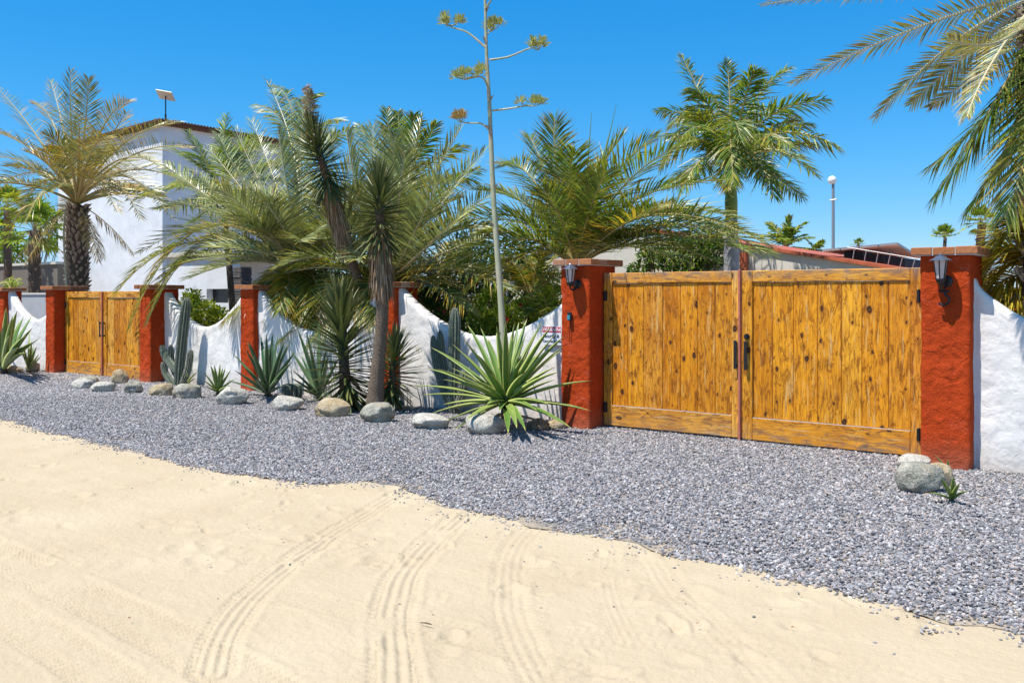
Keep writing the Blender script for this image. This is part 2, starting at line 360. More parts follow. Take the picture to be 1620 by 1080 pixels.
def polyd(X, Y, pts):
    best = np.full(X.shape, 1e9); S = np.zeros(X.shape); D = np.zeros(X.shape); s0 = 0
    for a, b in zip(pts[:-1], pts[1:]):
        dx, dy = b[0]-a[0], b[1]-a[1]; L = math.hypot(dx, dy)
        if L < 1e-6: continue
        t = np.clip(((X-a[0])*dx+(Y-a[1])*dy)/L/L, 0, 1)
        ex = X-(a[0]+t*dx); ey = Y-(a[1]+t*dy); d = np.hypot(ex, ey); sg = np.sign(ex*dy-ey*dx)
        m = d < best; best[m] = d[m]; S[m] = (s0+t*L)[m]; D[m] = (d*sg)[m]; s0 += L
    return D, S
TRACKS = [  # polyline in photograph coordinates laid on the ground, width m, strength
 ([(640,775),(570,818),(500,858),(440,905),(385,955),(350,1010),(335,1060)], .20, 1.0, 0),
 ([(735,812),(690,850),(655,885),(633,920),(622,960),(620,1010),(628,1080),(650,1150)], .22, 1.15, 0),
 ([(845,832),(818,862),(806,905),(806,950),(825,1010),(855,1070),(880,1120)], .2, .8, 1),
 ([(1030,875),(1060,925),(1110,975),(1180,1035),(1250,1110)], .2, .5, 1),
 ([(960,870),(960,915),(975,960),(1000,1010)], .16, .3, 0),
 ([(-120,830),(0,876),(120,935),(260,1000),(390,1075),(480,1130)], .30, 1.0, 2),
 ([(-120,905),(0,965),(110,1030),(180,1080),(260,1140)], .26, .8, 2),
 ([(-100,780),(80,840),(260,905),(430,975),(560,1050),(640,1110)], .26, .35, 2),
 ([(380,925),(470,945),(560,965),(680,990),(800,1020),(980,1080)], .2, .45, 2),
 ([(900,1000),(1100,1010),(1300,1045),(1500,1090)], .2, .3, 2),
]
def sand_height(X, Y):
    h = (fbm(X*.6, Y*.6, 3)-.5)*.05*np.clip((edge(X)-Y)/1.2, 0, 1) + (fbm(X*4, Y*7, 4)-.5)*.011 + (fbm(X*22, Y*26, 3)-.5)*.005 + (fbm(X*60, Y*64, 2)-.5)*.0022
    for pts, w, k, st in TRACKS:
        P = smoothpts([gp(*p) for p in pts], 5); P = [(p.x, p.y) for p in P]
        xs = [p[0] for p in P]; ys = [p[1] for p in P]
        m = (X > min(xs)-.5) & (X < max(xs)+.5) & (Y > min(ys)-.5) & (Y < max(ys)+.5)
        if not m.any(): continue
        x = X[m]; y = Y[m]; D, S = polyd(x, y, P); D = D+(vnoise(x*3, y*3)-.5)*.02
        u = D/(w/2); a = np.abs(u)
        env = np.clip((1.15-a)/.2, 0, 1)*np.clip((fbm(x*2.2+9, y*2.2, 3)-.20)/.12, 0, 1)
        rib = np.cos(u*math.pi*4.0)
        lug = np.where(np.sin(S*2*math.pi/.05+u*(2.5 if st else 1.2)) > 0, 1.0, -1.0)
        if st == 2: prof = -.006 + .006*lug*np.clip(a*1.6, .3, 1)
        elif st == 1: prof = -.005 + .0035*rib + .004*lug*(a > .45)
        else: prof = -.007 + .006*rib*(a < .72) + .006*lug*(a >= .66)
        h[m] += .7*k*env*prof
        h[m] += k*.004*np.exp(-((a-1.25)/.18)**2)*np.clip((fbm(x*3, y*3, 2)-.3)*4, 0, 1)
    r = np.random.RandomState(11)
    for i in range(230):
        px = r.uniform(-60, 900) if i < 170 else r.uniform(600, 1500); py = r.uniform(690, 900) if i < 170 else r.uniform(860, 1070)
        c = gp(px, py); sx = r.uniform(.04, .11); sy = sx*r.uniform(.4, .8); an = r.uniform(0, 3.14); d = r.uniform(.004, .016)
        m = (abs(X-c.x) < .4) & (abs(Y-c.y) < .4)
        if not m.any(): continue
        dx = X[m]-c.x; dy = Y[m]-c.y; u = dx*math.cos(an)+dy*math.sin(an); v = -dx*math.sin(an)+dy*math.cos(an)
        q = (u/sx)**2+(v/sy)**2
        h[m] += d*(-np.exp(-q)+.6*np.exp(-((np.sqrt(q)-1.5)/.4)**2)*(u > 0))
    return h

def sandmat():
    k = N('pale_sand'); g = k.n('NewGeometry'); n1 = k.noise((g, 'Position'), 1.3, 6, .6); n2 = k.noise((g, 'Position'), 160, 3, .7); n3 = k.noise((g, 'Position'), 28, 4, .6)
    c = k.ramp(n1, [(.3, (.49, .385, .245)), (.7, (.55, .445, .295))])
    sp = k.noise((g, 'Position'), 75, 2, .5)
    c = k.mix(k.ramp(sp, [(.72, 0.0), (.76, .7)]), c, (.20, .15, .10))
    c = k.mix(1.0, c, k.ramp(n2, [(.3, .86), (.6, 1.0)]), 'MULTIPLY')
    h = k.math('ADD', k.math('MULTIPLY', n2, .35), n3)
    return k.surf(c, .95, h, .9, .009, .1)
M['sand'] = sandmat()
def soilmat():
    k = N('garden_soil'); g = k.n('NewGeometry'); n1 = k.noise((g, 'Position'), 5, 6, .7)
    return k.surf(k.ramp(n1, [(.35, (.20, .14, .09)), (.7, (.42, .33, .23))]), .95, n1, .8, .03, .1)
M['soil'] = soilmat()

def build_sand():
    ts = np.concatenate([np.linspace(-1.15, -.72, 60, endpoint=False), np.linspace(-.72, .72, 980, endpoint=False), np.linspace(.72, 1.15, 60)])
    zs = [2.3]
    while zs[-1] < 14: zs.append(zs[-1]*1.0027)
    zs = np.array(zs); T, Z = np.meshgrid(ts, zs)
    X = Z*(T*cT-sT); Y = Z*(T*sT+cT)
    h = sand_height(X, Y)
    e = edge(X)
    h = np.where(Y > e+.30, -.03, np.where(Y > e+.03, h+( -.03-h)*np.clip((Y-e-.03)/.27, 0, 1), h))
    bd = np.minimum(np.minimum((T+1.15)/.1, (1.15-T)/.1), np.minimum((Z-2.3)/.3, (14-Z)/.5)); bd = np.clip(bd, 0, 1)
    h = h*bd - .085*(1-bd)
    nr, nc = X.shape; co = np.stack([X, Y, h], -1).reshape(-1, 3).astype(np.float32)
    i = (np.arange(nr-1)[:, None]*nc+np.arange(nc-1)[None, :]).ravel()
    q = np.stack([i, i+1, i+nc+1, i+nc], 1)
    me = bpy.data.meshes.new('sand_road'); me.vertices.add(len(co)); me.vertices.foreach_set('co', co.ravel())
    me.loops.add(q.size); me.loops.foreach_set('vertex_index', q.ravel().astype(np.int32))
    me.polygons.add(len(q)); me.polygons.foreach_set('loop_start', (np.arange(len(q))*4).astype(np.int32))
    me.polygons.foreach_set('use_smooth', np.ones(len(q), bool)); me.update(calc_edges=True); me.validate()
    me.materials.append(M['sand']); o = bpy.data.objects.new('sand_road', me); link(o); tag(o, kind='structure')
build_sand()

b = MB(); b.face([b.vert(p) for p in ((-900, -900, -.09), (900, -900, -.09), (900, 1500, -.09), (-900, 1500, -.09))])
o = b.build('ground', M['soil']); tag(o, kind='structure')

# gravel: bed sheet + pebbles
def gravelbase():
    k = N('gravel_bed'); g = k.n('NewGeometry'); v = k.n('TexVoronoi', {'Vector': (g, 'Position'), 'Scale': 45})
    return k.surf(k.mix(k.ramp(k.noise((g, 'Position'), 2.0, 5, .6), [(.4, 0.0), (.6, .8)]), k.ramp((v, 'Distance'), [(0, (.26, .25, .24)), (.8, (.12, .11, .105))]), (.44, .35, .235)), .9, (v, 'Distance') if False else v, 1, .01, .2)
M['gravelbase'] = gravelbase()
b = MB(); xs = np.concatenate([np.arange(-60, -26, 2.0), np.arange(-26, 4, .05), np.arange(4, 21, 2.0)]); lo = []; hi = []
for x in xs:
    lo.append(b.vert((x, float(edge(np.array([x]))[0])+.05, .0))); hi.append(b.vert((x, 10.1, .0)))
for i in range(len(xs)-1): b.face((lo[i], lo[i+1], hi[i+1], hi[i]))
o = b.build('gravel_verge', M['gravelbase']); tag(o, kind='structure')

def pebmat():
    k = N('pebble'); oi = k.n('ObjectInfo'); g = k.n('NewGeometry'); no = k.noise((g, 'Position'), 90, 3)
    c = k.ramp((oi, 'Random'), [(0, (.155, .152, .16)), (.18, (.22, .218, .225)), (.38, (.335, .32, .32)), (.58, (.27, .235, .215)), (.70, (.41, .38, .36)), (.82, (.47, .38, .33)), (.91, (.56, .53, .50))], 'CONSTANT')
    c = k.mix(1.0, c, k.ramp(no, [(.3, .8), (.6, 1.0)]), 'MULTIPLY')
    return k.surf(c, .75, no, .3, .003, .3)
M['pebble'] = pebmat()
def gravel():
    r = np.random.RandomState(5)
    def pts(n, x0, x1, y0, y1, fn):
        x = r.uniform(x0, x1, n); y = r.uniform(y0, y1, n); m = fn(x, y); return x[m], y[m]
    A = pts(640000, -25, 2.2, 4.6, 10.0, lambda x, y: (y > edge(x)+r.uniform(-.02, .06, x.size)) & (r.rand(x.size) < .35+np.clip((y-edge(x))/.5, 0, 1)+3*(fbm(x*2.5, y*2.5, 3)-.45)) & ((-x*sT+y*cT) < 14.5) & (np.abs((x*cT+y*sT)/(-x*sT+y*cT)) < .75))
    B = pts(190000, -26, -6, 4.6, 10.0, lambda x, y: (y > edge(x)) & ((-x*sT+y*cT) >= 14.5))
    C = pts(130000, -22, 2.2, 4.0, 6.5, lambda x, y: (y <= edge(x)) & (r.rand(x.size) < .85*np.exp(-(edge(x)-y)/.07)*(vnoise(x*5, y*5) > .38) + .004*np.exp(-(edge(x)-y)/.5)))
    D = pts(100000, -25, 2.2, 4.6, 10.0, lambda x, y: (y > edge(x)+.35) & ((-x*sT+y*cT) < 14.5))
    X = np.concatenate([A[0], B[0], C[0], D[0]]); Y = np.concatenate([A[1], B[1], C[1], D[1]])
    Z = np.concatenate([r.uniform(.0, .012, A[0].size), r.uniform(0, .014, B[0].size), r.uniform(.0, .004, C[0].size), r.uniform(.01, .02, D[0].size)])
    Z = Z + np.where(Y > edge(X), (fbm(X*1.3, Y*1.3, 3)-.5)*.012, 0)
    Z[A[0].size+B[0].size:A[0].size+B[0].size+C[0].size] += (fbm(C[0]*.6, C[1]*.6, 3)-.5)*.05*np.clip((edge(C[0])-C[1])/1.2, 0, 1)
    S = np.concatenate([r.uniform(.0065, .0125, A[0].size)*np.where(r.rand(A[0].size) < .06, 1.6, 1), r.uniform(.013, .020, B[0].size), r.uniform(.004, .011, C[0].size), r.uniform(.007, .0145, D[0].size)])
    me = bpy.data.meshes.new('gravel'); n = X.size; me.vertices.add(n)
    me.vertices.foreach_set('co', np.stack([X, Y, Z], 1).astype(np.float32).ravel())
    a = me.attributes.new('size', 'FLOAT', 'POINT'); a.data.foreach_set('value', S.astype(np.float32))
    me.materials.append(M['pebble'])
    o = bpy.data.objects.new('gravel', me); link(o)
    tag(o, 'loose blue grey and pink gravel between the sand and the wall', 'gravel', kind='stuff')
    ng = bpy.data.node_groups.new('scatter', 'GeometryNodeTree')
    ng.interface.new_socket('Geometry', in_out='INPUT', socket_type='NodeSocketGeometry'); ng.interface.new_socket('Geometry', in_out='OUTPUT', socket_type='NodeSocketGeometry')
    nn = ng.nodes; L = ng.links.new; gi = nn.new('NodeGroupInput'); go = nn.new('NodeGroupOutput')
    join = nn.new('GeometryNodeJoinGeometry')
    for s in range(4):
        ico = nn.new('GeometryNodeMeshIcoSphere'); ico.inputs['Radius'].default_value = 1; ico.inputs['Subdivisions'].default_value = 2
        sp = nn.new('GeometryNodeSetPosition'); tx = nn.new('ShaderNodeTexNoise'); tx.noise_dimensions = '4D'; tx.inputs['W'].default_value = s*7.3; tx.inputs['Scale'].default_value = .9; tx.inputs['Detail'].default_value = 1
        sub = nn.new('ShaderNodeVectorMath'); sub.operation = 'SUBTRACT'; sub.inputs[1].default_value = (.5, .5, .5); scl = nn.new('ShaderNodeVectorMath'); scl.operation = 'SCALE'; scl.inputs['Scale'].default_value = 1.5
        L(tx.outputs['Color'], sub.inputs[0]); L(sub.outputs[0], scl.inputs[0]); L(scl.outputs[0], sp.inputs['Offset']); L(ico.outputs[0], sp.inputs[0])
        sm = nn.new('GeometryNodeSetMaterial'); sm.inputs['Material'].default_value = M['pebble']; L(sp.outputs[0], sm.inputs[0])
        tr = nn.new('GeometryNodeTransform'); tr.inputs['Scale'].default_value = ((1, .8, .5), (1.1, .7, .6), (.9, .9, .45), (1.15, .75, .5))[s]; L(sm.outputs[0], tr.inputs[0])
        g2i = nn.new('GeometryNodeGeometryToInstance'); L(tr.outputs[0], g2i.inputs[0]); L(g2i.outputs[0], join.inputs[0])
    ip = nn.new('GeometryNodeInstanceOnPoints'); L(gi.outputs[0], ip.inputs['Points']); L(join.outputs[0], ip.inputs['Instance']); ip.inputs['Pick Instance'].default_value = True
    rv = nn.new('FunctionNodeRandomValue'); rv.data_type = 'FLOAT_VECTOR'; rv.inputs[0].default_value = (-.55, -.55, 0); rv.inputs[1].default_value = (.55, .55, 6.28)
    L(rv.outputs[0], ip.inputs['Rotation'])
    na = nn.new('GeometryNodeInputNamedAttribute'); na.data_type = 'FLOAT'; na.inputs['Name'].default_value = 'size'
    L(na.outputs[0], ip.inputs['Scale']); L(ip.outputs[0], go.inputs[0])
    md = o.modifiers.new('scatter', 'NODES'); md.node_group = ng
gravel()

# ------------------------------------------------------------------ pillars, walls
def nz(p, s, seed=0): return noise.noise(Vector((p[0]*s+seed, p[1]*s, p[2]*s)))
def pillar(x0, x1, yf, yb, h, label, group, capx=.068):
    cx, cy = (x0+x1)/2, (yf+yb)/2; root = empty('gate_pillar' if 'gate' in label else 'wall_pillar', (cx, cy, 0))
    tag(root, label, 'pillar', group)
    b = MB(); hw, hd = (x1-x0)/2, (yb-yf)/2; r = .035; prof = []
    def seg(ax, ay, bx, by, n): 
        for i in range(n): prof.append((lerp(ax, bx, i/n), lerp(ay, by, i/n)))
    for (sx, sy, a0) in ((1, -1, -90), (1, 1, 0), (-1, 1, 90), (-1, -1, 180)):
        for i in range(4):
            a = math.radians(a0+i*30); prof.append((sx*(hw-r)+r*math.cos(a), sy*(hd-r)+r*math.sin(a)))
        nxt = {(1,-1): (hw, hd-r), (1,1): (-hw+r, hd), (-1,1): (-hw, -hd+r), (-1,-1): (hw-r, -hd)}[(sx, sy)]
        l = prof[-1]; n = 10
        for i in range(1, n): prof.append((lerp(l[0], nxt[0], i/n), lerp(l[1], nxt[1], i/n)))
    hh = h-.078; rows = int(hh/.03); rings = []
    for j in range(rows+1):
        z = hh*j/rows - (.05 if j == 0 else 0); ring = []
        for (x, y) in prof:
            p = (cx+x, cy+y, z); d = .011*nz(p, 2.2)+.007*nz(p, 7)+.004*nz(p, 20); l = math.hypot(x, y)
            ring.append(b.vert((x*(1+d/l), y*(1+d/l), z)))
        rings.append(ring)
    n = len(prof)
    for j in range(rows):
        for i in range(n): b.face((rings[j][i], rings[j][(i+1) % n], rings[j+1][(i+1) % n], rings[j+1][i]))
    b.face(rings[-1]); b.build('shaft', M['red'], root, smooth=True)
    X0, X1, Y0, Y1 = -hw-capx, hw+capx, -hd-capx, hd+capx; zt = h
    cm = MB(); cm.box(X0+.008, Y0+.008, hh-.004, X1-.008, Y1-.008, zt-.006); cap = cm.build('pillar_cap', M['mortar'], root)
    nx, ny = 3, 4; g = .007; sx = (X1-X0-(nx-1)*g)/nx; sy = (Y1-Y0-(ny-1)*g)/ny; bm = MB(); bm.bevbox(-sx/2, -sy/2, -.036, sx/2, sy/2, .036, .006); me = None
    for i in range(nx):
        for j in range(ny):
            if me is None: t = bm.build('tile', M['terracotta'], cap); me = t.data
            else: t = link(bpy.data.objects.new('tile', me), cap)
            t.location = (X0+sx/2+i*(sx+g), Y0+sy/2+j*(sy+g), hh+.038+rnd.uniform(-.002, .003)); t.rotation_euler = (0, 0, rnd.uniform(-.015, .015))
    return root
WF = 9.72
P = [
 (-22.12, -21.73, 9.6, 10.02, 1.81, 'red wall pillar at the far left edge behind the agave'),
 (-19.30, -18.92, 9.36, 10.0, 1.83, 'red gate pillar left of the far small wooden gate'),
 (-15.78, -15.40, 9.40, 10.0, 1.83, 'red gate pillar under the hanging frond beside the tall cactus'),
 (-13.03, -12.66, 9.62, 10.1, 1.81, 'red wall pillar behind the dark green agave'),
 (-9.76, -9.37, 9.62, 10.15, 1.83, 'red wall pillar half hidden by the yucca trunk'),
 (-6.21, -5.79, 9.30, 9.93, 2.07, 'red gate pillar with a lantern and turquoise doorbell beside the big agave'),
 (-2.04, -1.605, 9.20, 9.82, 2.08, 'red gate pillar with a lantern at the right end of the large gate'),
]
for (a, b_, c, d, h, l) in P: pillar(a, b_, c, d, h, l, 'red stucco pillars with tiled caps')

def scallop(x0, x1, yf, top, drop, label, th=.17, half=None, ex=.85):
    root = None; b = MB(); n = int((x1-x0)/.035); rows = 34; F = []; R = []
    for i in range(n+1):
        x = lerp(x0, x1, i/n); s = i/n
        if half: s = min(1, (x-x0)/half*.5) if (x-x0) < half else .5
        zt = top - drop*max(0, math.sin(math.pi*s))**ex + .008*nz((x, 0, 0), 6); rf = []; rb = []
        for j in range(rows+1):
            z = zt*j/rows - (.06 if j == 0 else 0); p = (x, yf, z)
            d = .016*nz(p, 1.5)+.008*nz(p, 6)+.004*nz(p, 17)
            edge_ = .018 if j == rows else 0
            rf.append(b.vert((x, yf-d+edge_, z))); rb.append(b.vert((x, yf+th+.006*nz(p, 5, 9)-edge_, z)))
        F.append(rf); R.append(rb)
    for i in range(n):
        for j in range(rows):
            b.face((F[i][j], F[i+1][j], F[i+1][j+1], F[i][j+1])); b.face((R[i+1][j], R[i][j], R[i][j+1], R[i+1][j+1]))
        b.face((F[i][rows], F[i+1][rows], R[i+1][rows], R[i][rows]))
    for i, q in ((0, 1), (n, 0)):
        for j in range(rows):
            f = (F[i][j], F[i][j+1], R[i][j+1], R[i][j]); b.face(f if q == 0 else f[::-1])
    o = b.build('scalloped_wall', M['white'], None, smooth=True)
    tag(o, label, 'wall', 'white scalloped garden walls'); return o
scallop(-26, -22.1, WF, 1.74, .65, 'white scalloped wall running out of frame at far left')
scallop(-21.75, -19.28, WF, 1.74, .65, 'white scalloped wall behind the leftmost agave')
scallop(-15.42, -13.01, WF-.03, 1.72, .66, 'white scalloped wall with the yellow green shrub behind, nearest the small gate')
scallop(-12.68, -9.74, WF, 1.74, .70, 'white scalloped wall behind the spiky yucca bush')
scallop(-9.39, -6.19, WF, 1.76, .70, 'white scalloped wall with the warning sign and ribbed cactus')
scallop(-1.615, 2.6, 9.36, 1.80, .75, 'white scalloped wall right of the right lantern pillar', half=1.9, ex=.62)

# ------------------------------------------------------------------ gates
def gate_leaf(x0, x1, y, z0, z1, label, nplanks, hinge_left, handle_side, bar=False, lefttilt=0):
    root = empty('gate_leaf', (x0, y, 0)); tag(root, label, 'gate', 'varnished pine gate leaves'); w = x1-x0; st = .115; tr = .125; br = .245; fy = -.035
    def bx(nm, a, b1, c, d, f0, f1, m, parent=root):
        q = MB(); q.bevbox(a, f0, c, b1, f1, d, .006); return q.build(nm, m, parent)
    bx('stile', 0, st, z0, z1, fy, .02, M['woodv']); bx('stile', w-st, w, z0, z1, fy, .02, M['woodv'])
    bx('rail', st+.002, w-st-.002, z1-tr, z1, fy+.002, .018, M['woodh']); bx('rail', st+.002, w-st-.002, z0, z0+br, fy+.002, .018, M['woodh'])
    pw = (w-2*st)/nplanks; cuts = [0]+[i+rnd.uniform(-.12, .12) for i in range(1, nplanks)]+[nplanks]
    for i in range(nplanks):
        bx('plank', st+pw*cuts[i]+.002, st+pw*cuts[i+1]-.002, z0+br+.003, z1-tr-.003, fy+.022+rnd.uniform(-.004, .004), .012, M['woodv'])
    q = MB(); q.box(st, fy+.0035, z0+br-.001, w-st, fy+.024, z0+br+.002); q.build('drip_strip', M['mortar'], root)
    hx = w-.055 if handle_side == 'r' else .055
    hz = z0+.92; q = MB(); q.bevbox(hx-.018, fy-.05, hz-.15, hx+.018, fy-.038, hz+.17, .003); q.box(hx-.01, fy-.038, hz-.13, hx+.01, fy, hz-.10); q.box(hx-.01, fy-.038, hz+.12, hx+.01, fy, hz+.15)
    h = q.build('handle', M['iron'], root)
    hxs = [.03] if hinge_left else [w-.03]
    for xh in hxs:
        for zh in (z1-.28, z0+.22):
            q = MB(); q.bevbox(xh-.025, fy-.008, zh-.06, xh+.025, fy, zh+.06, .002); q.tube([(xh, fy-.012, zh-.065), (xh, fy-.012, zh+.065)], [.009]*2, 8); q.build('hinge', M['iron'], root)
    return root
gl = at(957, 432, 9.62).x; gm = at(1174.5, 432, 9.62).x; gr = at(1455, 432, 9.62).x
L1 = gate_leaf(-5.775, gm-.006, 9.64, .035, 1.90, 'left leaf of the large wooden driveway gate, beside the doorbell pillar', 7, True, 'r')
L2 = gate_leaf(gm+.012, gr+.035, 9.62, .03, 1.90, 'right leaf of the large wooden driveway gate with a lock knob', 7, False, 'l')
q = MB(); q.bevbox(gm-.006-(-5.775)-.026, -.066, .01, gm-.006-(-5.775)-.004, -.0375, 1.915, .003); q.build('cover_strip', M['salmon'], L1)
q = MB(); q.tube([(.055, -.037, 1.17), (.055, -.05, 1.17)], [.035, .03], 14); q.tube([(.055, -.05, 1.17), (.055, -.085, 1.17)], [.013, .02], 10); q.build('lock_knob', M['iron'], L2)
s1 = at(166, 500, 9.62).x
L3 = gate_leaf(-18.9, s1-.01, 9.62, .02, 1.71, 'left leaf of the far small wooden gate', 7, True, 'r')
L4 = gate_leaf(s1+.01, -15.8, 9.62, .02, 1.71, 'right leaf of the far small wooden gate under the hanging frond', 6, False, 'l')
q = MB(); q.bevbox(s1-.01+18.9-.03, -.06, .0, s1-.01+18.9-.004, -.0375, 1.70, .003); q.build('cover_strip', M['salmon'], L3)

# ------------------------------------------------------------------ lanterns, bell, sign
def lantern(px, ytop, yb, face, label, curl):
    p = at(px, ytop, face-.125); s = mpp(p); H = (yb-ytop)*s; root = empty('wall_lantern', (p.x, face, p.z-H)); tag(root, label, 'lamp', 'coach lanterns on the gate pillars')
    cy = -.125; hw = .062; hb = .038
    zt = H*.80; zb = H*.16
    b = MB(); rad = [.10, .097, .066, .05, .036, .018, .016, .008]; hz = [zt, zt+.006, zt+.02, zt+.034, zt+.042, zt+.046, zt+.056, zt+.066]
    b.tube([(0, cy, z) for z in hz], rad, 12); b.build('lamp_hat', M['steel'], root)
    for k in range(6):
        a0 = math.pi/6+k*math.pi/3; a1 = a0+math.pi/3; b = MB()
        for inset in (0, .004):
            pass
        v = [b.vert((hw*math.cos(a0), cy+hw*math.sin(a0), zt)), b.vert((hw*math.cos(a1), cy+hw*math.sin(a1), zt)), b.vert((hb*math.cos(a1), cy+hb*math.sin(a1), zb)), b.vert((hb*math.cos(a0), cy+hb*math.sin(a0), zb))]
        v2 = [b.vert(((hw-.004)*math.cos(a0), cy+(hw-.004)*math.sin(a0), zt)), b.vert(((hw-.004)*math.cos(a1), cy+(hw-.004)*math.sin(a1), zt)), b.vert(((hb-.004)*math.cos(a1), cy+(hb-.004)*math.sin(a1), zb)), b.vert(((hb-.004)*math.cos(a0), cy+(hb-.004)*math.sin(a0), zb))]
        b.face(v[::-1]); b.face(v2)
        for i in range(4): b.face((v[i], v[(i+1) % 4], v2[(i+1) % 4], v2[i]))
        b.build('pane', M['pane'], root)
    b = MB()
    for k in range(6):
        a = math.pi/6+k*math.pi/3; b.tube([(hw*math.cos(a), cy+hw*math.sin(a), zt), (hb*math.cos(a), cy+hb*math.sin(a), zb)], [.006]*2, 6)
    b.tube([(0, cy, zb+.006), (0, cy, zb-.004), (0, cy, zb-.03), (0, cy, zb-.05), (0, cy, zb-.06)], [.042, .046, .034, .014, .006], 12)
    b.build('lamp_frame', M['iron'], root)
    b = MB(); b.tube([(.03, 0.0, zb-.02), (.03, -.014, zb-.02), (.03, -.02, zb-.02)], [.055, .052, .03], 16)
    b.tube(smoothpts([(.03, -.015, zb-.03), (.02, -.07, zb-.09), (0, -.11, zb-.08), (0, cy, zb-.045)], 4), [.011]*13, 8); b.build('wall_bracket', M['iron'], root)
    if curl:
        b = MB(); pts = [(-.03, -.05, zb-.105), (.0, -.05, zb-.115), (.055, -.05, zb-.11), (.02, -.05, zb-.135), (.055, -.05, zb-.17), (.06, -.05, zb-.205), (.03, -.05, zb-.235), (-.01, -.05, zb-.235), (-.03, -.05, zb-.222)]
        sp = smoothpts(pts, 5); b.tube(sp, [.010]*len(sp), 8); b.build('scroll', M['iron'], root)
lantern(902, 419, 452, 9.30, 'black coach lantern on the pillar with the doorbell', False)
lantern(1488, 403, 449, 9.20, 'black coach lantern with a curled scroll on the rightmost pillar', True)
bp = at(903, 500, 9.30); root = empty('doorbell', (bp.x, 9.29, bp.z)); tag(root, 'small turquoise doorbell on the front of the left lantern pillar', 'doorbell')
b = MB(); b.bevbox(-.028, -.03, -.055, .028, .0, .05, .006); b.build('housing', M['iron'], root)
b = MB(); b.bevbox(-.024, -.042, -.045, .018, -.03, .01, .004); b.build('button', M['turq'], root)
b = MB(); b.tube([(0, -.004, -.055), (-.004, -.004, -.15), (-.008, -.004, -.28)], [.004]*3, 6); b.build('cable', M['iron'], root)

sg0 = at(858, 517, WF-.03); sg1 = at(888, 546, WF-.03); root = empty('warning_sign', (sg0.x, WF-.035, sg1.z)); tag(root, 'white security warning sign with a red heading on the wall behind the big agave', 'sign')
sw = .30; sh = sg0.z-sg1.z+.01; b = MB(); b.bevbox(0, 0, 0, sw, .006, sh, .001); b.build('board', M['sign'], root)
b = MB(); b.box(.004, -.002, sh*.68, sw-.004, .0015, sh-.006); b.build('heading_band', M['signred'], root)
def text(s, size, x, z, m, parent, y=-.0035):
    cu = bpy.data.curves.new('lettering', 'FONT'); cu.body = s; cu.size = size; cu.extrude = .0006; cu.offset = size*.02
    t = bpy.data.objects.new('lettering', cu); COL.objects.link(t); bpy.context.view_layer.update()
    me = bpy.data.meshes.new_from_object(t.evaluated_get(bpy.context.evaluated_depsgraph_get())); bpy.data.objects.remove(t); me.materials.append(m)
    o = bpy.data.objects.new('lettering', me); link(o, parent); o.location = (x, y, z); o.rotation_euler = (math.pi/2, 0, 0)
text('WARNING', .065, .012, sh*.74, M['signwhite'], root, -.003); text('Security &', .062, .012, sh*.40, M['signblack'], root, -.002); text('Cameras in Use', .045, .010, sh*.14, M['signblack'], root, -.002)

# ------------------------------------------------------------------ leaves and fronds
def leaflet(b, base, d, T, l, w, droop, c, fold=.3, m=1, tipc=None):
    n = d.cross(T)
    if n.length < 1e-4: return
    n.normalize(); W_ = n.cross(d).normalized(); g = Vector((0, 0, -1))
    mid = base+d*(l*.45)+g*(droop*l*.18); tip = base+d*(l*(1-.15*droop))+g*(droop*l*.75)
    i0 = b.vert(base-W_*w*.25, c); i1 = b.vert(base+W_*w*.25, c)
    a = b.vert(mid-W_*w*.5+n*w*fold, c); e = b.vert(mid, c); f = b.vert(mid+W_*w*.5+n*w*fold, c); t = b.vert(tip, tipc or c)
    b.face((i0, e, a), m); b.face((i0, i1, e), m); b.face((i1, f, e), m); b.face((a, e, t), m); b.face((e, f, t), m)

def frond(root, P, mats, L=.5, w=.028, n=55, v=25, droop=.3, yellow=.15, dry=.05, start=.16, r0=.03, roll=0, jit=1.0, a0=68, a1=28, stem_c=None, R=rnd):
    """pinnate palm frond along the bezier P (three or four points)"""
    b = MB(); ns = 14; pts = [bez(P, i/ns) for i in range(ns+1)]
    b.tube(pts, [lerp(r0, .004, (i/ns)**.7) for i in range(ns+1)], 5, 0)
    yb = R.random()*yellow; cut = lambda s: None
    fy = R.random() < yellow; 
    for i in range(n):
        s = start+(1-start)*(i+.5)/n; p = bez(P, s); T = (bez(P, min(1, s+.02))-bez(P, s-.02)).normalized()
        U = Vector((0, 0, 1))-T*T.z
        if U.length < .12: U = Vector((-T.x, -T.y, .2))*.5+Vector((0, -.3, .0)); U = U-T*U.dot(T)
        U.normalize(); S = T.cross(U).normalized()
        if roll: q = Quaternion(T, roll); U = q @ U; S = q @ S
        prof = math.sin(math.pi*min(1, (.14+.82*(i+.5)/n)))**.55
        for sg in (-1, 1):
            a = math.radians(lerp(a0, a1, (i/n)**1.2)+R.uniform(-7, 7)*jit); vv = math.radians(v+R.uniform(-14, 14)*jit)
            d = (T*math.cos(a)+(S*sg*math.cos(vv)+U*math.sin(vv))*math.sin(a)).normalized()
            l = L*prof*R.uniform(.85, 1.08); x = R.random()
            ty = 0.0
            if fy and x < .42: ty = R.uniform(.3, .62)
            elif x < yellow*.5: ty = R.uniform(.25, .55)
            elif x > 1-dry: ty = R.uniform(.6, 1)
            else: ty = R.uniform(0, .14)
            br = R.uniform(.4, 1.35); c = (ty, br, 0); tc = (min(1, ty+(.5 if R.random() < .25+dry else .08)), br, 0)
            leaflet(b, p, d, T, l, w*(.6+.4*prof)*R.uniform(.8, 1.15), droop*R.uniform(.6, 1.4), c, m=1, tipc=tc)
    return b.build('frond', mats, root)

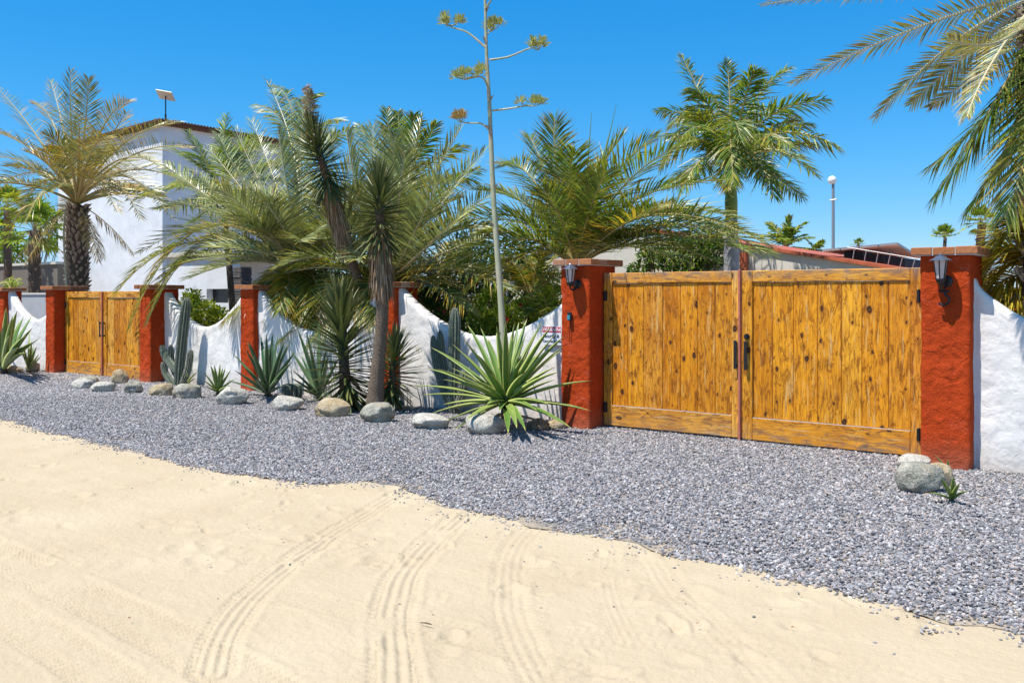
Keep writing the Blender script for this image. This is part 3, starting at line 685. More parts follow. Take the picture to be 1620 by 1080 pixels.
def dirv(az, el): return Vector((math.cos(el)*math.cos(az), math.cos(el)*math.sin(az), math.sin(el)))
def auto_frond(root, C0, az, el, Ln, sag, mats, ymin=None, **kw):
    d = dirv(az, el); p1 = d*Ln*.5; p2 = d*Ln*.95+Vector((0, 0, -sag*Ln)); 
    if ymin is not None and C0.y+p2.y < ymin: p2.y = ymin-C0.y; p1.y = max(p1.y, p2.y*.6)
    return frond(root, [Vector((0, 0, 0)), p1, p2], mats, **kw)
def pxfrond(root, Cw, ctl, tip, mats, dc, dt, **kw):
    """frond from the crown to a tip seen at photo position tip, its arch at ctl; dc, dt = how far nearer (-) or farther (+) they stand"""
    p1 = at(ctl[0], ctl[1], Cw.y+dc); p2 = at(tip[0], tip[1], Cw.y+dt)
    p1 = p1+(p1-(Cw+p2)*.5)*.7
    return frond(root, [Vector((0, 0, 0)), p1-Cw, p2-Cw], mats, **kw)

def booted_trunk(root, base, top, r0, r1, boots, stem_m, boot_m):
    b = MB(); n = 14; pts = [lerp(base, top, i/n)+Vector((.03*math.sin(i), 0, 0)) for i in range(n+1)]
    b.tube([p-base for p in pts], [lerp(r0, r1, i/n) for i in range(n+1)], 14, 0); b.build('trunk', stem_m, root, smooth=True)
    b = MB()
    for i in range(boots):
        s = (i+.5)/boots; p = lerp(base, top, s)-base; a = i*2.39996+rnd.uniform(-.15, .15); r = lerp(r0, r1, s); o = Vector((math.cos(a), math.sin(a), 0)); t = Vector((-o.y, o.x, 0))
        h = rnd.uniform(.07, .13)*r0/.25; w = rnd.uniform(.035, .055)*r0/.25; q = p+o*r*.9; k = (0, 1, 0); out = rnd.uniform(.06, .13)*r0/.25
        v = [b.vert(q-t*w), b.vert(q+t*w), b.vert(q-Vector((0, 0, h))), b.vert(q+o*out+t*w*.6+Vector((0, 0, h*.7))), b.vert(q+o*out-t*w*.6+Vector((0, 0, h*.7))), b.vert(q+Vector((0, 0, h*.5)))]
        for f in ((0, 2, 4), (2, 3, 4), (2, 1, 3), (1, 5, 3), (5, 0, 4), (5, 4, 3)): b.face([v[x] for x in f])
    b.build('leaf_base', boot_m, root)['kind'] = 'stuff'

def palm(name, label, base_px, crown, Y, group='palms behind the garden wall'):
    C0 = at(crown[0], crown[1], Y); bx = at(base_px, 468, Y).x; root = empty(name, (bx, Y, 0)); tag(root, label, 'palm tree', group); return root, C0
def crown_empty_offset(root, C0): return C0-Vector(root.location)

class Crown:
    """frond factory that keeps fronds in the palm's own space"""
    def __init__(s, root, C0): s.root = root; s.C0 = C0; s.off = C0-Vector(root.location)
    def px(s, *a, **k): o = pxfrond(s.root, s.C0, *a, **k); o.location = s.off; return o
    def auto(s, *a, **k): o = auto_frond(s.root, s.C0, *a, **k); o.location = s.off; return o

DM = [M['rachis'], M['dategreen']]; SM = [M['rachispale'], M['silver']]; GM = [M['rachis'], M['green']]; OM = [M['rachis'], M['olive']]

# A: tall date palm on the left
root, C0 = palm('date_palm', 'tall date palm with a thick rough trunk in front of the white house', 122, (122, 322), 10.9)
base = Vector((C0.x, 10.9, 0)); booted_trunk(root, base, C0-Vector((0, 0, .05)), .25, .22, 300, M['bark'], M['bootbark'])
cr = Crown(root, C0)
lst = [((60,215),(-8,135),0,.4),((85,190),(52,165),.5,1),((100,200),(80,128),.8,1.2),((112,210),(112,112),0,.2),((135,200),(140,125),-.3,-.4),((160,200),(205,160),.5,.7),((165,235),(200,178),-.6,-1),
       ((190,225),(285,193),.4,.6),((200,245),(300,232),-.5,-.9),((200,262),(318,300),-.3,-.5),((190,268),(272,345),-.7,-1.3),((165,270),(222,345),-1.0,-1.6),((55,235),(-30,205),-.5,-.9),((50,255),(-40,250),.5,.6),
       ((60,265),(-25,310),-.4,-.8),((70,275),(8,385),-.8,-1.2),((80,290),(40,350),-1,-1.6),((145,275),(185,335),-1.0,-1.7),((110,250),(75,215),-1.4,-2.0),((140,245),(170,215),-1.4,-2.1),((125,240),(125,185),-1.3,-2.2),((180,250),(250,262),-1.2,-1.8)]
for i, (c, t, a, e) in enumerate(lst):
    cr.px(c, t, DM, a, e, L=.58, w=.026, n=52, v=28, droop=.18, yellow=.28, dry=.08, start=.26, r0=.045, roll=rnd.uniform(-.35, .35))
for i in range(16):
    cr.auto(i*2.4+.4, math.radians(rnd.uniform(10, 78)), rnd.uniform(2.2, 2.8), .35, DM, L=.48, w=.026, n=46, v=30, droop=.15, yellow=.3, dry=.14, start=.28, r0=.045)
for i in range(5):  # dry hanging fronds
    cr.auto(i*1.3+2.2, math.radians(-25), rnd.uniform(1.4, 1.9), .4, DM, L=.35, w=.02, n=30, v=-20, droop=.5, yellow=.1, dry=.95, start=.3, r0=.02)
b = MB(); p = C0-base; b.tube(smoothpts([p+Vector((.02, -.25, 0)), p+Vector((.09, -.36, -.7)), p+Vector((.16, -.36, -1.5)), p+Vector((.22, -.34, -2.2))], 4), [.025]*13, 6); b.build('hanging_dry_stem', M['rachispale'], root)

# G1/G2: big silvery date palms in the middle
root, C0 = palm('date_palm', 'wide silvery date palm left of the yucca, one frond hanging over the small gate', 480, (480, 430), 10.75)
base = Vector((C0.x, C0.y, 0)); booted_trunk(root, base, C0, .24, .22, 90, M['bark'], M['bootbark']); cr = Crown(root, C0)
lst = [((440,300),(398,190),.6,.9),((425,320),(372,205),.3,.3),((400,320),(330,235),.5,.9),((380,340),(300,270),-.3,-.4),((365,330),(245,330),.3,.1),((360,345),(222,400),-.3,-.7),((350,380),(232,470),-.6,-1.0),
       ((320,340),(206,516),-.9,-1.75),((335,365),(235,505),-.8,-1.6),((310,370),(185,462),-.9,-1.5),((340,320),(262,262),-.5,-.8),((385,290),(345,215),-.3,-.2),((410,350),(350,300),-1.2,-1.9),((430,400),(330,390),-1.1,-1.9),((455,430),(470,505),-.6,-1.0),((455,300),(440,205),-.5,-.7),((475,290),(480,160),.2,.4),((470,250),(422,128),.9,1.3),((385,400),(262,425),-.8,-1.1),((400,410),(300,440),-.8,-1.2),((430,430),(395,500),-.35,-.8),((450,440),(440,500),-.4,-.85),((500,440),(500,512),-.4,-.8),
       ((500,300),(530,210),.6,1.0),((520,330),(570,240),.3,.4),((420,370),(330,330),-.9,-1.3),((450,360),(400,300),-1.0,-1.4)]
for i, (c, t, a, e) in enumerate(lst):
    low = t[1] > 440
    cr.px(c, t, SM if not low else OM, a, e, L=.70, w=.027, n=58, v=28, droop=.22 if not low else .5, yellow=.04 if not low else .4, dry=.03, start=.14, r0=.035, roll=rnd.uniform(-.4, .4))
for i in range(9): cr.auto(i*2.4+1, math.radians(rnd.uniform(-25, 15)), rnd.uniform(1.6, 2.2), .3, OM, ymin=9.5, L=.5, w=.028, n=50, v=10, droop=.5, yellow=.2, dry=.1, start=.15)
for i in range(26):
    cr.auto(i*2.4, math.radians(rnd.uniform(25, 82)), rnd.uniform(2.2, 3.0), .3, SM, ymin=9.35, L=.66, w=.027, n=52, v=24, droop=.2, yellow=.05, dry=.04, start=.15)
root, C0 = palm('date_palm', 'silvery date palm with broad upright fronds directly behind the yucca trunk', 620, (615, 445), 10.7)
base = Vector((C0.x, C0.y, 0)); booted_trunk(root, base, C0, .24, .22, 80, M['bark'], M['bootbark']); cr = Crown(root, C0)
lst = [((660,330),(728,205),.2,.4),((680,340),(765,240),-.3,-.4),((690,370),(785,300),.2,0),((640,310),(668,190),.8,1.2),((620,300),(625,215),-.6,-.8),((595,310),(590,200),.3,.6),((570,330),(548,205),-.2,-.4),((700,400),(790,370),-.4,-.8),((700,420),(800,455),-.5,-1.0),
       ((665,400),(735,335),-.9,-1.3),((650,380),(700,275),-.9,-1.2),((560,390),(500,330),-.9,-1.3),((550,420),(470,420),-.7,-1.1),((560,440),(480,490),-.6,-1.1),((590,440),(560,505),-.6,-1.1),((670,440),(740,490),-.3,-.8),((630,330),(640,245),-1.0,-1.4),((540,360),(480,270),.4,.8)]
for i, (c, t, a, e) in enumerate(lst):
    low = t[1] > 400
    cr.px(c, t, SM if not low else OM, a, e, L=.70, w=.027, n=58, v=28, droop=.2 if not low else .5, yellow=.04 if not low else .3, dry=.03, start=.14, r0=.035, roll=rnd.uniform(-.4, .4))
for i in range(10): cr.auto(i*2.4+1, math.radians(rnd.uniform(-25, 15)), rnd.uniform(1.6, 2.2), .3, OM, ymin=9.5, L=.5, w=.028, n=50, v=10, droop=.5, yellow=.2, dry=.1, start=.15)
for i in range(26):
    cr.auto(i*2.4, math.radians(rnd.uniform(20, 80)), rnd.uniform(2.0, 2.9), .35, SM, ymin=9.35, L=.66, w=.027, n=52, v=24, droop=.2, yellow=.05, dry=.04, start=.15)

# H: green palms between house and silver palms
def green_palm(label, crown, Y, lst, name='coconut_palm', L=.5, n=46, mats=GM, yellow=.3, droop=.35, v=5, auto=8, Ln=2.2, base=None, trunk_r=.1, nt_=None, w=.036, dry=.06, el=(5, 80)):
    root, C0 = palm(name, label, base or crown[0], crown, Y); b = MB(); bx = root.location
    pts = [Vector((0, 0, 0)), (C0-bx)*.5+Vector((.03, 0, 0)), C0-bx]; sp = smoothpts(pts, 8); b.tube(sp, [lerp(trunk_r*1.25, trunk_r*.8, i/(len(sp)-1)) for i in range(len(sp))], 12); b.build('trunk', M['bark'], root, smooth=True)
    cr = Crown(root, C0)
    for (c, t, a, e) in lst: cr.px(c, t, mats, a, e, L=L, w=w, n=n, v=v, droop=droop, yellow=yellow, dry=dry, start=.18, r0=.025, roll=rnd.uniform(-.4, .4))
    for i in range(auto): cr.auto(i*2.4+.7, math.radians(rnd.uniform(*el)), Ln*rnd.uniform(.8, 1.1), .35, mats, L=L, w=w, n=n-6, v=v, droop=droop, yellow=yellow, dry=dry, start=.18, r0=.022)
    return root, cr
green_palm('small bright green palm beside the corner of the white house', (352, 300), 12.6, [((325,255),(298,208),-.3,-.5),((352,240),(358,183),0,.1),((375,250),(405,215),.2,.4),((385,265),(428,262),0,0),((320,290),(262,272),-.2,-.3),((320,315),(250,330),-.3,-.6),((385,300),(420,330),-.5,-.9),((330,270),(275,235),-.2,-.3),((345,320),(300,350),-.5,-.8),((370,320),(380,350),-.5,-.9)], mats=[M['rachis'], M['brightleaf']], yellow=.35, auto=12, Ln=1.9, L=.6, w=.03, base=374, trunk_r=.07)
green_palm('upright green palm poking up behind the silvery date palms', (632, 300), 12.8, [((618,230),(612,172),0,.1),((632,230),(630,178),.2,.3),((648,230),(655,182),-.2,-.3),((665,240),(690,195),0,0),((690,250),(735,230),.3,.4),((600,250),(566,195),0,.2),((700,290),(760,265),-.3,-.5)], mats=GM, yellow=.25, auto=4, Ln=1.7)
green_palm('slender green palm rising behind the left yucca head', (470, 260), 12.9, [((450,190),(402,165),0,.1),((462,165),(432,135),.1,.3),((485,170),(500,150),0,0),((500,200),(540,190),-.2,-.3),((440,230),(385,225),.3,.4),((510,220),(585,200),.2,.3)], mats=GM, yellow=.15, auto=5, Ln=1.6)

# I: broad palm left of the large gate
root, cr = green_palm('broad olive green palm fanning out behind the left lantern pillar', (912, 425), 10.9,
   [((845,280),(800,262),.2,.3),((880,280),(878,188),.1,.2),((870,290),(838,215),.4,.8),((900,290),(910,240),-.6,-.9),((935,300),(985,215),.3,.5),((950,300),(1040,215),0,.2),((975,300),(1085,225),-.4,-.6),((985,320),(1135,285),.1,.2),((1000,330),(1165,345),-.5,-.9),
    ((1020,330),(1212,385),-.7,-1.3),((1010,360),(1150,370),-.2,-.3),((850,330),(760,300),-.2,-.4),((840,350),(712,352),-.3,-.6),((840,370),(712,420),-.6,-1.1),((850,390),(745,455),-.5,-1.0),((985,350),(1090,335),.5,.8),((930,340),(960,270),-.9,-1.3),((890,350),(860,300),-.9,-1.4),((1050,345),(1214,402),-.6,-1.1),((1010,365),(1185,398),-.1,-.1),((1000,380),(1130,412),-.3,-.6),((970,385),(1075,412),-.7,-1.0),((1000,340),(1120,355),.8,1.3),((960,370),(1040,330),-.9,-1.3)],
   name='date_palm', L=.66, n=70, mats=OM, yellow=.05, droop=.25, v=22, auto=8, Ln=2.3, trunk_r=.18, w=.024, dry=.03, el=(35,85))
b = MB()
for (c, t) in (((925,300),(936,178)), ((948,280),(975,165))):
    p0 = Vector((0, 0, 0)); p2 = at(t[0], t[1], 10.9)-cr.C0; b.tube([p0, p2*.5+Vector((.03, 0, .02)), p2], [.02, .014, .003], 6)
o = b.build('spear_leaf', M['shaft'], root); o.location = cr.off

# J: royal palm
root, C0 = palm('royal_palm', 'tall royal palm with a smooth grey trunk behind the large gate', 1158, (1156, 262), 13.2)
b = MB(); bx = Vector(root.location); cs = at(1157, 345, 13.2)-bx; tp = C0-bx
b.tube([(0, 0, 0), cs*.5, cs*.8, cs], [.17, .125, .115, .09], 16); b.build('trunk', M['greybark'], root, smooth=True)
b = MB(); b.tube([cs, lerp(cs, tp, .3), lerp(cs, tp, .7), tp+Vector((0, 0, .05))], [.092, .10, .075, .05], 14); b.build('crownshaft', M['shaft'], root, smooth=True)
cr = Crown(root, C0)
lst = [((1110,155),(1078,88),.3,.5),((1125,170),(1095,140),-.5,-.8),((1155,160),(1150,98),.3,.4),((1178,155),(1195,112),-.2,-.3),((1190,160),(1248,108),.2,.5),((1110,190),(1040,175),.2,.3),((1095,210),(1045,262),-.4,-.6),((1215,180),(1310,160),.2,.2),((1230,205),(1328,232),-.4,-.6),((1215,230),(1290,275),-.5,-.9),((1190,240),(1225,310),-.9,-1.4),
       ((1120,240),(1078,300),-.8,-1.3),((1155,210),(1160,290),-1.2,-1.9),((1190,210),(1250,230),-1.2,-1.8),((1120,200),(1080,215),-1.1,-1.8),((1160,190),(1170,215),-1.3,-2.0),((1200,170),(1262,185),.9,1.5),((1100,180),(1060,200),1.0,1.6),((1140,170),(1120,150),1.3,1.9)]
for (c, t, a, e) in lst: cr.px(c, t, GM, a, e, L=.46, w=.027, n=66, v=rnd.uniform(-25, 30), droop=.4, yellow=.25, dry=.06, start=.14, r0=.026, roll=rnd.uniform(-.5, .5), jit=2.2)
for i in range(12): cr.auto(i*2.4+.3, math.radians(rnd.uniform(0, 70)), 1.75, .35, GM, L=.42, w=.024, n=66, v=0, droop=.4, yellow=.15, start=.15, jit=2)

# O: palm whose crown overhangs the right gate pillar
root, C0 = palm('date_palm', 'date palm with its crown at the upper right corner, fronds reaching over the gate', 1672, (1650, -8), 9.95)
base = Vector(root.location); booted_trunk(root, base, C0, .24, .2, 200, M['bark'], M['bootbark']); cr = Crown(root, C0)
lst = [((1480,30),(1252,132),-.3,-.6),((1520,55),(1385,185),-.7,-1.1),((1540,75),(1442,165),-.2,-.1),((1480,-25),(1205,8),.3,.4),((1500,-40),(1300,-10),.8,1.2),((1570,95),(1530,185),-.9,-1.4),((1590,70),(1500,60),-1.5,-2.3),
       ((1580,90),(1470,170),.5,.9),((1720,100),(1850,200),-.5,-1),((1700,-100),(1800,-250),0,0),((1600,-120),(1500,-260),0,0),((1760,0),(1950,20),0,-.5)]
for (c, t, a, e) in lst: cr.px(c, t, SM, a, e, L=.30, w=.018, n=78, v=14, droop=.15, yellow=.03, dry=.34, start=.16, r0=.028, roll=rnd.uniform(.35, .8))
lst = [((1600,120),(1478,310),-.3,-.5),((1640,180),(1590,345),-.5,-.9),((1680,160),(1700,340),-.6,-1),((1650,200),(1640,360),.2,.3),((1610,130),(1472,262),.1,.1),((1630,160),(1530,330),-.2,-.3)]
for (c, t, a, e) in lst: cr.px(c, t, GM, a, e, L=.58, w=.026, n=62, v=-8, droop=.3, yellow=.2, dry=.04, start=.18, r0=.025, roll=rnd.uniform(-.3, .3))
for i in range(4): cr.auto(i*1.6-.8, math.radians(rnd.uniform(35, 75)), 2.3, .3, SM, L=.32, w=.02, n=60, v=24, droop=.15, yellow=.1, dry=.2, start=.16)
# R: yellowish palm behind right wall
green_palm('yellowish palm behind the white wall at the right edge', (1672, 470), 10.5, [((1615,385),(1553,440),-.5,-.6),((1625,400),(1560,465),-.3,-.4),((1640,350),(1585,380),-.5,-.6),((1610,390),(1556,420),-.2,-.2),((1620,370),(1570,385),.3,.4),((1610,430),(1552,478),-.3,-.5),((1620,455),(1575,505),-.4,-.7),((1640,380),(1610,350),-.3,-.5),((1640,460),(1612,510),-.4,-.8)], mats=[M['rachispale'], M['yellowfrond']], yellow=.6, L=.5, n=60, v=10, auto=8, Ln=1.5, w=.026)

# small palm beyond wall, filling plants
def fan_leaf(root, base, d, size, R=rnd, mats=None, n=18):
    b = MB(); tip = base+d*size*.9; b.tube([base, lerp(base, tip, .5)+Vector((0, 0, .03)), tip], [.014, .01, .008], 5, 0)
    U = Vector((0, 0, 1))-d*d.z
    U = U.normalized() if U.length > .1 else Vector((1, 0, 0)); S = d.cross(U).normalized()
    yy = R.random() < .2
    for i in range(n):
        a = math.radians(-120+240*i/(n-1)); dd = (d*math.cos(a)+S*math.sin(a)+U*.25).normalized(); ty = R.uniform(.3, .5) if yy else R.uniform(0, .18)
        leaflet(b, tip, dd, (d*math.sin(a)-S*math.cos(a)).normalized(), size*R.uniform(.75, .95)*(.75+.25*math.cos(a)), size*.13, R.uniform(.15, .6), (ty, R.uniform(.8, 1.2), 0), m=1, tipc=(min(1, ty+.25), 1, 0))
    return b.build('frond', mats or [M['rachis'], M['brightleaf']], root)
def fan_palm(label, crown, rpx, Y, nl=16, trunk_r=.13, boots=40, mats=None, skirt=True, base=None):
    C0 = at(crown[0], crown[1], Y); root = empty('fan_palm', (at(base or crown[0], 468, Y).x, Y, -.09)); tag(root, label, 'palm tree', 'fan palms in the distance'); s = mpp(C0)*rpx*.58; off = C0-Vector(root.location)
    booted_trunk(root, Vector(root.location), C0, trunk_r*1.2, trunk_r, boots, M['bark'], M['bootbark'])
    for i in range(nl):
        el = math.radians(lerp(85, -35 if skirt else 5, i/(nl-1))); o = fan_leaf(root, Vector((0, 0, 0)), dirv(i*2.4+.5, el), s, mats=mats); o.location = off
    return root
fan_palm('fan palm with a mottled trunk in front of the brown grey wall at far left', (55, 365), 66, 13.6, nl=20, trunk_r=.17, boots=70)
fan_palm('tall distant fan palm right of the rightmost pillar', (1552, 352), 36, 38, nl=20, trunk_r=.15, boots=30)
fan_palm('shorter distant fan palm just above the rightmost pillar', (1494, 376), 28, 36, nl=16, trunk_r=.06, boots=20, skirt=False)
fan_palm('tiny distant palm top above the solar panels', (1358, 388), 15, 36, nl=10, boots=10, trunk_r=.1, skirt=False)
fan_palm('low fan palm at the extreme left edge of the frame', (12, 330), 48, 14.5, nl=14, trunk_r=.12, boots=30)
green_palm('yellow green feathery palm beyond the red roof edge', (1244, 392), 24, [((1230,365),(1215,352),0,0),((1245,360),(1250,342),0,0),((1258,365),(1275,352),0,0),((1225,378),(1206,372),0,0),((1262,378),(1285,375),0,0)], mats=[M['rachis'], M['brightleaf']], yellow=.5, L=.35, n=26, auto=8, Ln=.9, w=.05)
green_palm('little yellow green palm poking above the red roof edge', (1290, 396), 24, [((1285,388),(1278,380),0,0),((1295,388),(1302,380),0,0)], mats=[M['rachis'], M['brightleaf']], yellow=.5, L=.22, n=18, auto=5, Ln=.35, w=.04)
green_palm('small yellow palm sprouting above the far left pillar', (18, 462), 10.7, [((10,445),(-5,448),0,0),((22,440),(30,450),-.1,-.2),((15,442),(14,440),.2,.3)], mats=[M['rachis'], M['brightleaf']], yellow=.6, L=.24, n=22, auto=5, Ln=.45, w=.02, trunk_r=.05)
green_palm('small green palm behind the big agave at the left lantern pillar', (868, 505), 10.6, [((855,480),(835,470),0,0),((870,475),(878,455),0,0),((850,490),(825,500),-.1,-.2),((880,480),(895,475),0,0),((860,478),(850,450),.1,.2)], mats=[M['rachis'], M['brightleaf']], yellow=.5, L=.28, n=28, auto=9, Ln=.7, w=.022, trunk_r=.06)
green_palm('feathery garden palm deep in the shrubs behind the flower stalk', (840, 470), 12.0, [((820,430),(780,420),0,0),((850,420),(870,395),0,0),((870,440),(905,430),0,0),((815,450),(770,470),-.2,-.4),((835,420),(820,385),0,0)], mats=[M['rachis'], M['olive']], yellow=.5, L=.36, n=36, auto=12, Ln=1.3, w=.024, trunk_r=.08, el=(-10, 80))
green_palm('feathery garden palm deep in the shade behind the yucca', (690, 440), 12.2, [((660,400),(620,390),0,0),((720,400),(750,385),0,0),((730,430),(780,440),-.2,-.4),((670,440),(640,470),-.2,-.4)], mats=[M['rachis'], M['olive']], yellow=.35, L=.4, n=36, auto=14, Ln=1.5, w=.024, trunk_r=.08, el=(-20, 80))

# ------------------------------------------------------------------ shrubs
def shrub(name, label, blobs, n, size, mat, cat='shrub', group=None, flowers=0, yellow=.2, stems=True, base=None):
    """blobs: (centre, radii). leaves scattered near the surface of each clump, joined because uncountable"""
    c0 = sum((Vector(x[0]) for x in blobs), Vector())/len(blobs); gnd = Vector((c0.x, c0.y, 0)); root = empty(name, gnd); tag(root, label, cat, group)
    b = MB(); tot = sum(r[0]*r[2] for c, r in blobs)
    for (c, r) in blobs:
        c = Vector(c)-gnd
        for i in range(int(n*r[0]*r[2]/tot)):
            d = Vector((rnd.gauss(0, 1), rnd.gauss(0, 1), rnd.gauss(0, 1))).normalized(); f = rnd.random()**.35
            bump = 1+.28*noise.noise(d*2.6+c); p = c+Vector((d.x*r[0], d.y*r[1], d.z*r[2]))*f*bump
            if p.z < 0: continue
            dd = (d+Vector((rnd.gauss(0, .6), rnd.gauss(0, .6), rnd.gauss(0, .6)+.3))).normalized(); T = Vector((rnd.gauss(0, 1), rnd.gauss(0, 1), rnd.gauss(0, 1)))
            l = size*rnd.uniform(.7, 1.3); ty = rnd.uniform(0, .2) if rnd.random() > yellow else rnd.uniform(.3, .55)
            leaflet(b, p, dd, T, l, l*.42, rnd.uniform(0, .4), (ty, rnd.uniform(.7, 1.3), 0), .15, m=0)
    b.build('foliage', mat, root)['kind'] = 'stuff'
    b = MB()
    for (c, r) in blobs:
        c = Vector(c)-gnd
        for i in range(4):
            e = c+Vector((rnd.uniform(-1, 1)*r[0]*.7, rnd.uniform(-1, 1)*r[1]*.7, rnd.uniform(-.2, .8)*r[2])); s = Vector((rnd.uniform(-.15, .15)+c.x*.3, c.y*.3, -.05))
            b.tube(smoothpts([s, (s+e)*.5+Vector((rnd.uniform(-.1, .1), rnd.uniform(-.1, .1), 0)), e], 4), [.018]*9, 5)
    b.build('stem', M['bark'], root)
    for i in range(flowers):
        c, r = rnd.choice(blobs); c = Vector(c)-gnd; d = dirv(rnd.uniform(3.4, 6), rnd.uniform(-.2, .9)); p = c+Vector((d.x*r[0], d.y*r[1], d.z*r[2]))*1.02; b = MB()
        for k in range(5):
            a = k*1.257; dd = (Vector((math.cos(a), -.5, math.sin(a)))).normalized(); leaflet(b, Vector((0, 0, 0)), dd, Vector((-math.sin(a), 0, math.cos(a))), .055, .045, .1, (rnd.uniform(0, .3), 1, 0), .1, m=0)
        o = b.build('flower', M['petal'], root); o.location = p
    return root
def blob(px, py, rpx, Y, ry=None, sq=1.0):
    p = at(px, py, Y); s = mpp(p); return (p, (rpx*s, ry or rpx*s*.7, rpx*s*sq))
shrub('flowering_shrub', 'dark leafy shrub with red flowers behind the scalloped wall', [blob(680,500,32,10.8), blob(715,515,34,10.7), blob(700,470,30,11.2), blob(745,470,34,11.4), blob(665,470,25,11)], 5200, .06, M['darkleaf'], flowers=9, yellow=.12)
shrub('leafy_shrub', 'bright green leafy shrub behind the wall beside the flower stalk', [blob(765,520,32,10.6), blob(800,510,30,10.8), blob(775,485,28,11.0), blob(830,500,30,11.2)], 4200, .07, M['brightleaf'], flowers=4, yellow=.3)
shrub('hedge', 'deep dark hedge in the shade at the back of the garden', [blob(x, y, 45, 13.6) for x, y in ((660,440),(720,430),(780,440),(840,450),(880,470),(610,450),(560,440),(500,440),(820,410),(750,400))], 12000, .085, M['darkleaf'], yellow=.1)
shrub('yellow_green_shrub', 'yellow green shrub seen over the wall next to the dark window', [blob(300,492,22,11.2), blob(325,500,24,11.0), blob(345,505,20,10.9), blob(305,475,17,11.3), blob(288,505,18,11)], 2600, .10, M['brightleaf'], yellow=.75)
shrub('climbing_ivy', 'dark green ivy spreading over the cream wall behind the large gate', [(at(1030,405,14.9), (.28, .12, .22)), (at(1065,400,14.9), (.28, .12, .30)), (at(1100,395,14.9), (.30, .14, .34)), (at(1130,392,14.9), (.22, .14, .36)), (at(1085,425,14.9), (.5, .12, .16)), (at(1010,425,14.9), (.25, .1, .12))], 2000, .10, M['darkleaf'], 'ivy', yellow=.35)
shrub('leafy_tree', 'green leafy tree beyond the brown grey wall at the far left', [blob(-10,350,36,20), blob(20,395,30,20), blob(-20,420,30,20), blob(75,350,22,21), blob(85,385,14,21)], 3000, .22, M['brightleaf'], 'tree', yellow=.15)

# ------------------------------------------------------------------ agaves, yuccas, cacti
def agave_leaf(root, P, w, mat, margin=.45, ty=0.0, tip_dark=True):
    b = MB(); n = 10; th = w*.10
    rows = []; br = rnd.uniform(.85, 1.15)
    for i in range(n+1):
        s = i/n; p = bez(P, s); T = (bez(P, min(1, s+.03))-bez(P, max(0, s-.03))).normalized(); U = Vector((0, 0, 1))-T*T.z
        if U.length < .15: U = Vector((-T.x, -T.y, 0))+Vector((0, -.3, 0)); U = U-T*U.dot(T)
        U.normalize(); S = T.cross(U).normalized()
        ww = w*.5*((.62+1.3*s)*(1-s)**.0 if s < .3 else 1.01*math.cos((s-.3)/.7*math.pi/2)**.8+.004)
        cen = (ty+rnd.uniform(0, .06), br, 0); mg = (margin, br*1.05, 0)
        if s > .96: cen = mg = (.95, .6, 0)
        r = [b.vert(p-S*ww+U*ww*.42, mg), b.vert(p-S*ww*.80+U*ww*.26, cen), b.vert(p-U*ww*.02, cen), b.vert(p+S*ww*.80+U*ww*.26, cen), b.vert(p+S*ww+U*ww*.42, mg),
             b.vert(p+S*ww*.6-U*(ww*.12+th*(1-s)), cen), b.vert(p-U*(ww*.3+th*1.6*(1-s)), cen), b.vert(p-S*ww*.6-U*(ww*.12+th*(1-s)), cen)]
        rows.append(r)
    for i in range(n):
        for k in range(8): b.face((rows[i][k], rows[i][(k+1) % 8], rows[i+1][(k+1) % 8], rows[i+1][k]))
    return b.build('leaf', mat, root, smooth=True)
def agave(name, label, base, tips, w, mat, ztop, ln, sag=.12, margin=.45, extra=0, group='agaves along the wall', ymax=None):
    root = empty(name, base); tag(root, label, 'agave', group); c = base+Vector((0, 0, ztop)); s = mpp(c)
    for t in tips:
        px, py = t[0], t[1]
        q = at(px, py, c.y); flat = (q-c).length; rest = math.sqrt(max(0, ln*ln-flat*flat)) if len(t) < 3 else abs(t[2])
        sg = -1 if (len(t) < 3 and (py > HY+ (EYE-c.z)/s-60 or rnd.random() < .5)) else (1 if len(t) < 3 else (1 if t[2] > 0 else -1))
        Yt = c.y+sg*rest*.8
        if ymax: Yt = min(Yt, ymax)
        tip = at(px, py, Yt)
        if tip.z < .02: tip.z = .02
        d = (tip-c); st = c+Vector((d.x, d.y, 0))*.03+Vector((0, 0, -.1*ztop)); mid = (c+tip)*.5+Vector((0, 0, sag*d.length))
        agave_leaf(root, [st-base, mid-base, tip-base], w*rnd.uniform(.85, 1.1), mat, margin, ty=rnd.choice([0, 0, .05, .1]))
    for i in range(extra):
        az = i*2.4; el = math.radians(rnd.uniform(20, 85)); L_ = ln*rnd.uniform(.6, .9); d = dirv(az, el)*L_
        if ymax and c.y+d.y > ymax: d.y = ymax-c.y
        agave_leaf(root, [c-base+Vector((0, 0, -.1*ztop)), c-base+d*.5+Vector((0, 0, sag*L_)), c-base+d], w*rnd.uniform(.8, 1), mat, margin)
    if ztop > .15:
        for i in range(9):
            az = i*2.1+.4; d = dirv(az, -.15)*ln*rnd.uniform(.3, .5); q = c-base+d; q.z = .03
            if c.y+d.y < (ymax or 99): agave_leaf(root, [Vector((0, 0, ztop*.5)), d*.6+Vector((0, 0, ztop*.6)), q], w*.6, M['deadleaf'], .4, ty=.3)
    b = MB(); b.tube([(0, 0, -.04), (0, 0, ztop*.6), (0, 0, ztop)], [w*.6, w*.7, w*.4], 10); b.build('stem', M['bark'], root)
    return root
base = gp(800, 678)
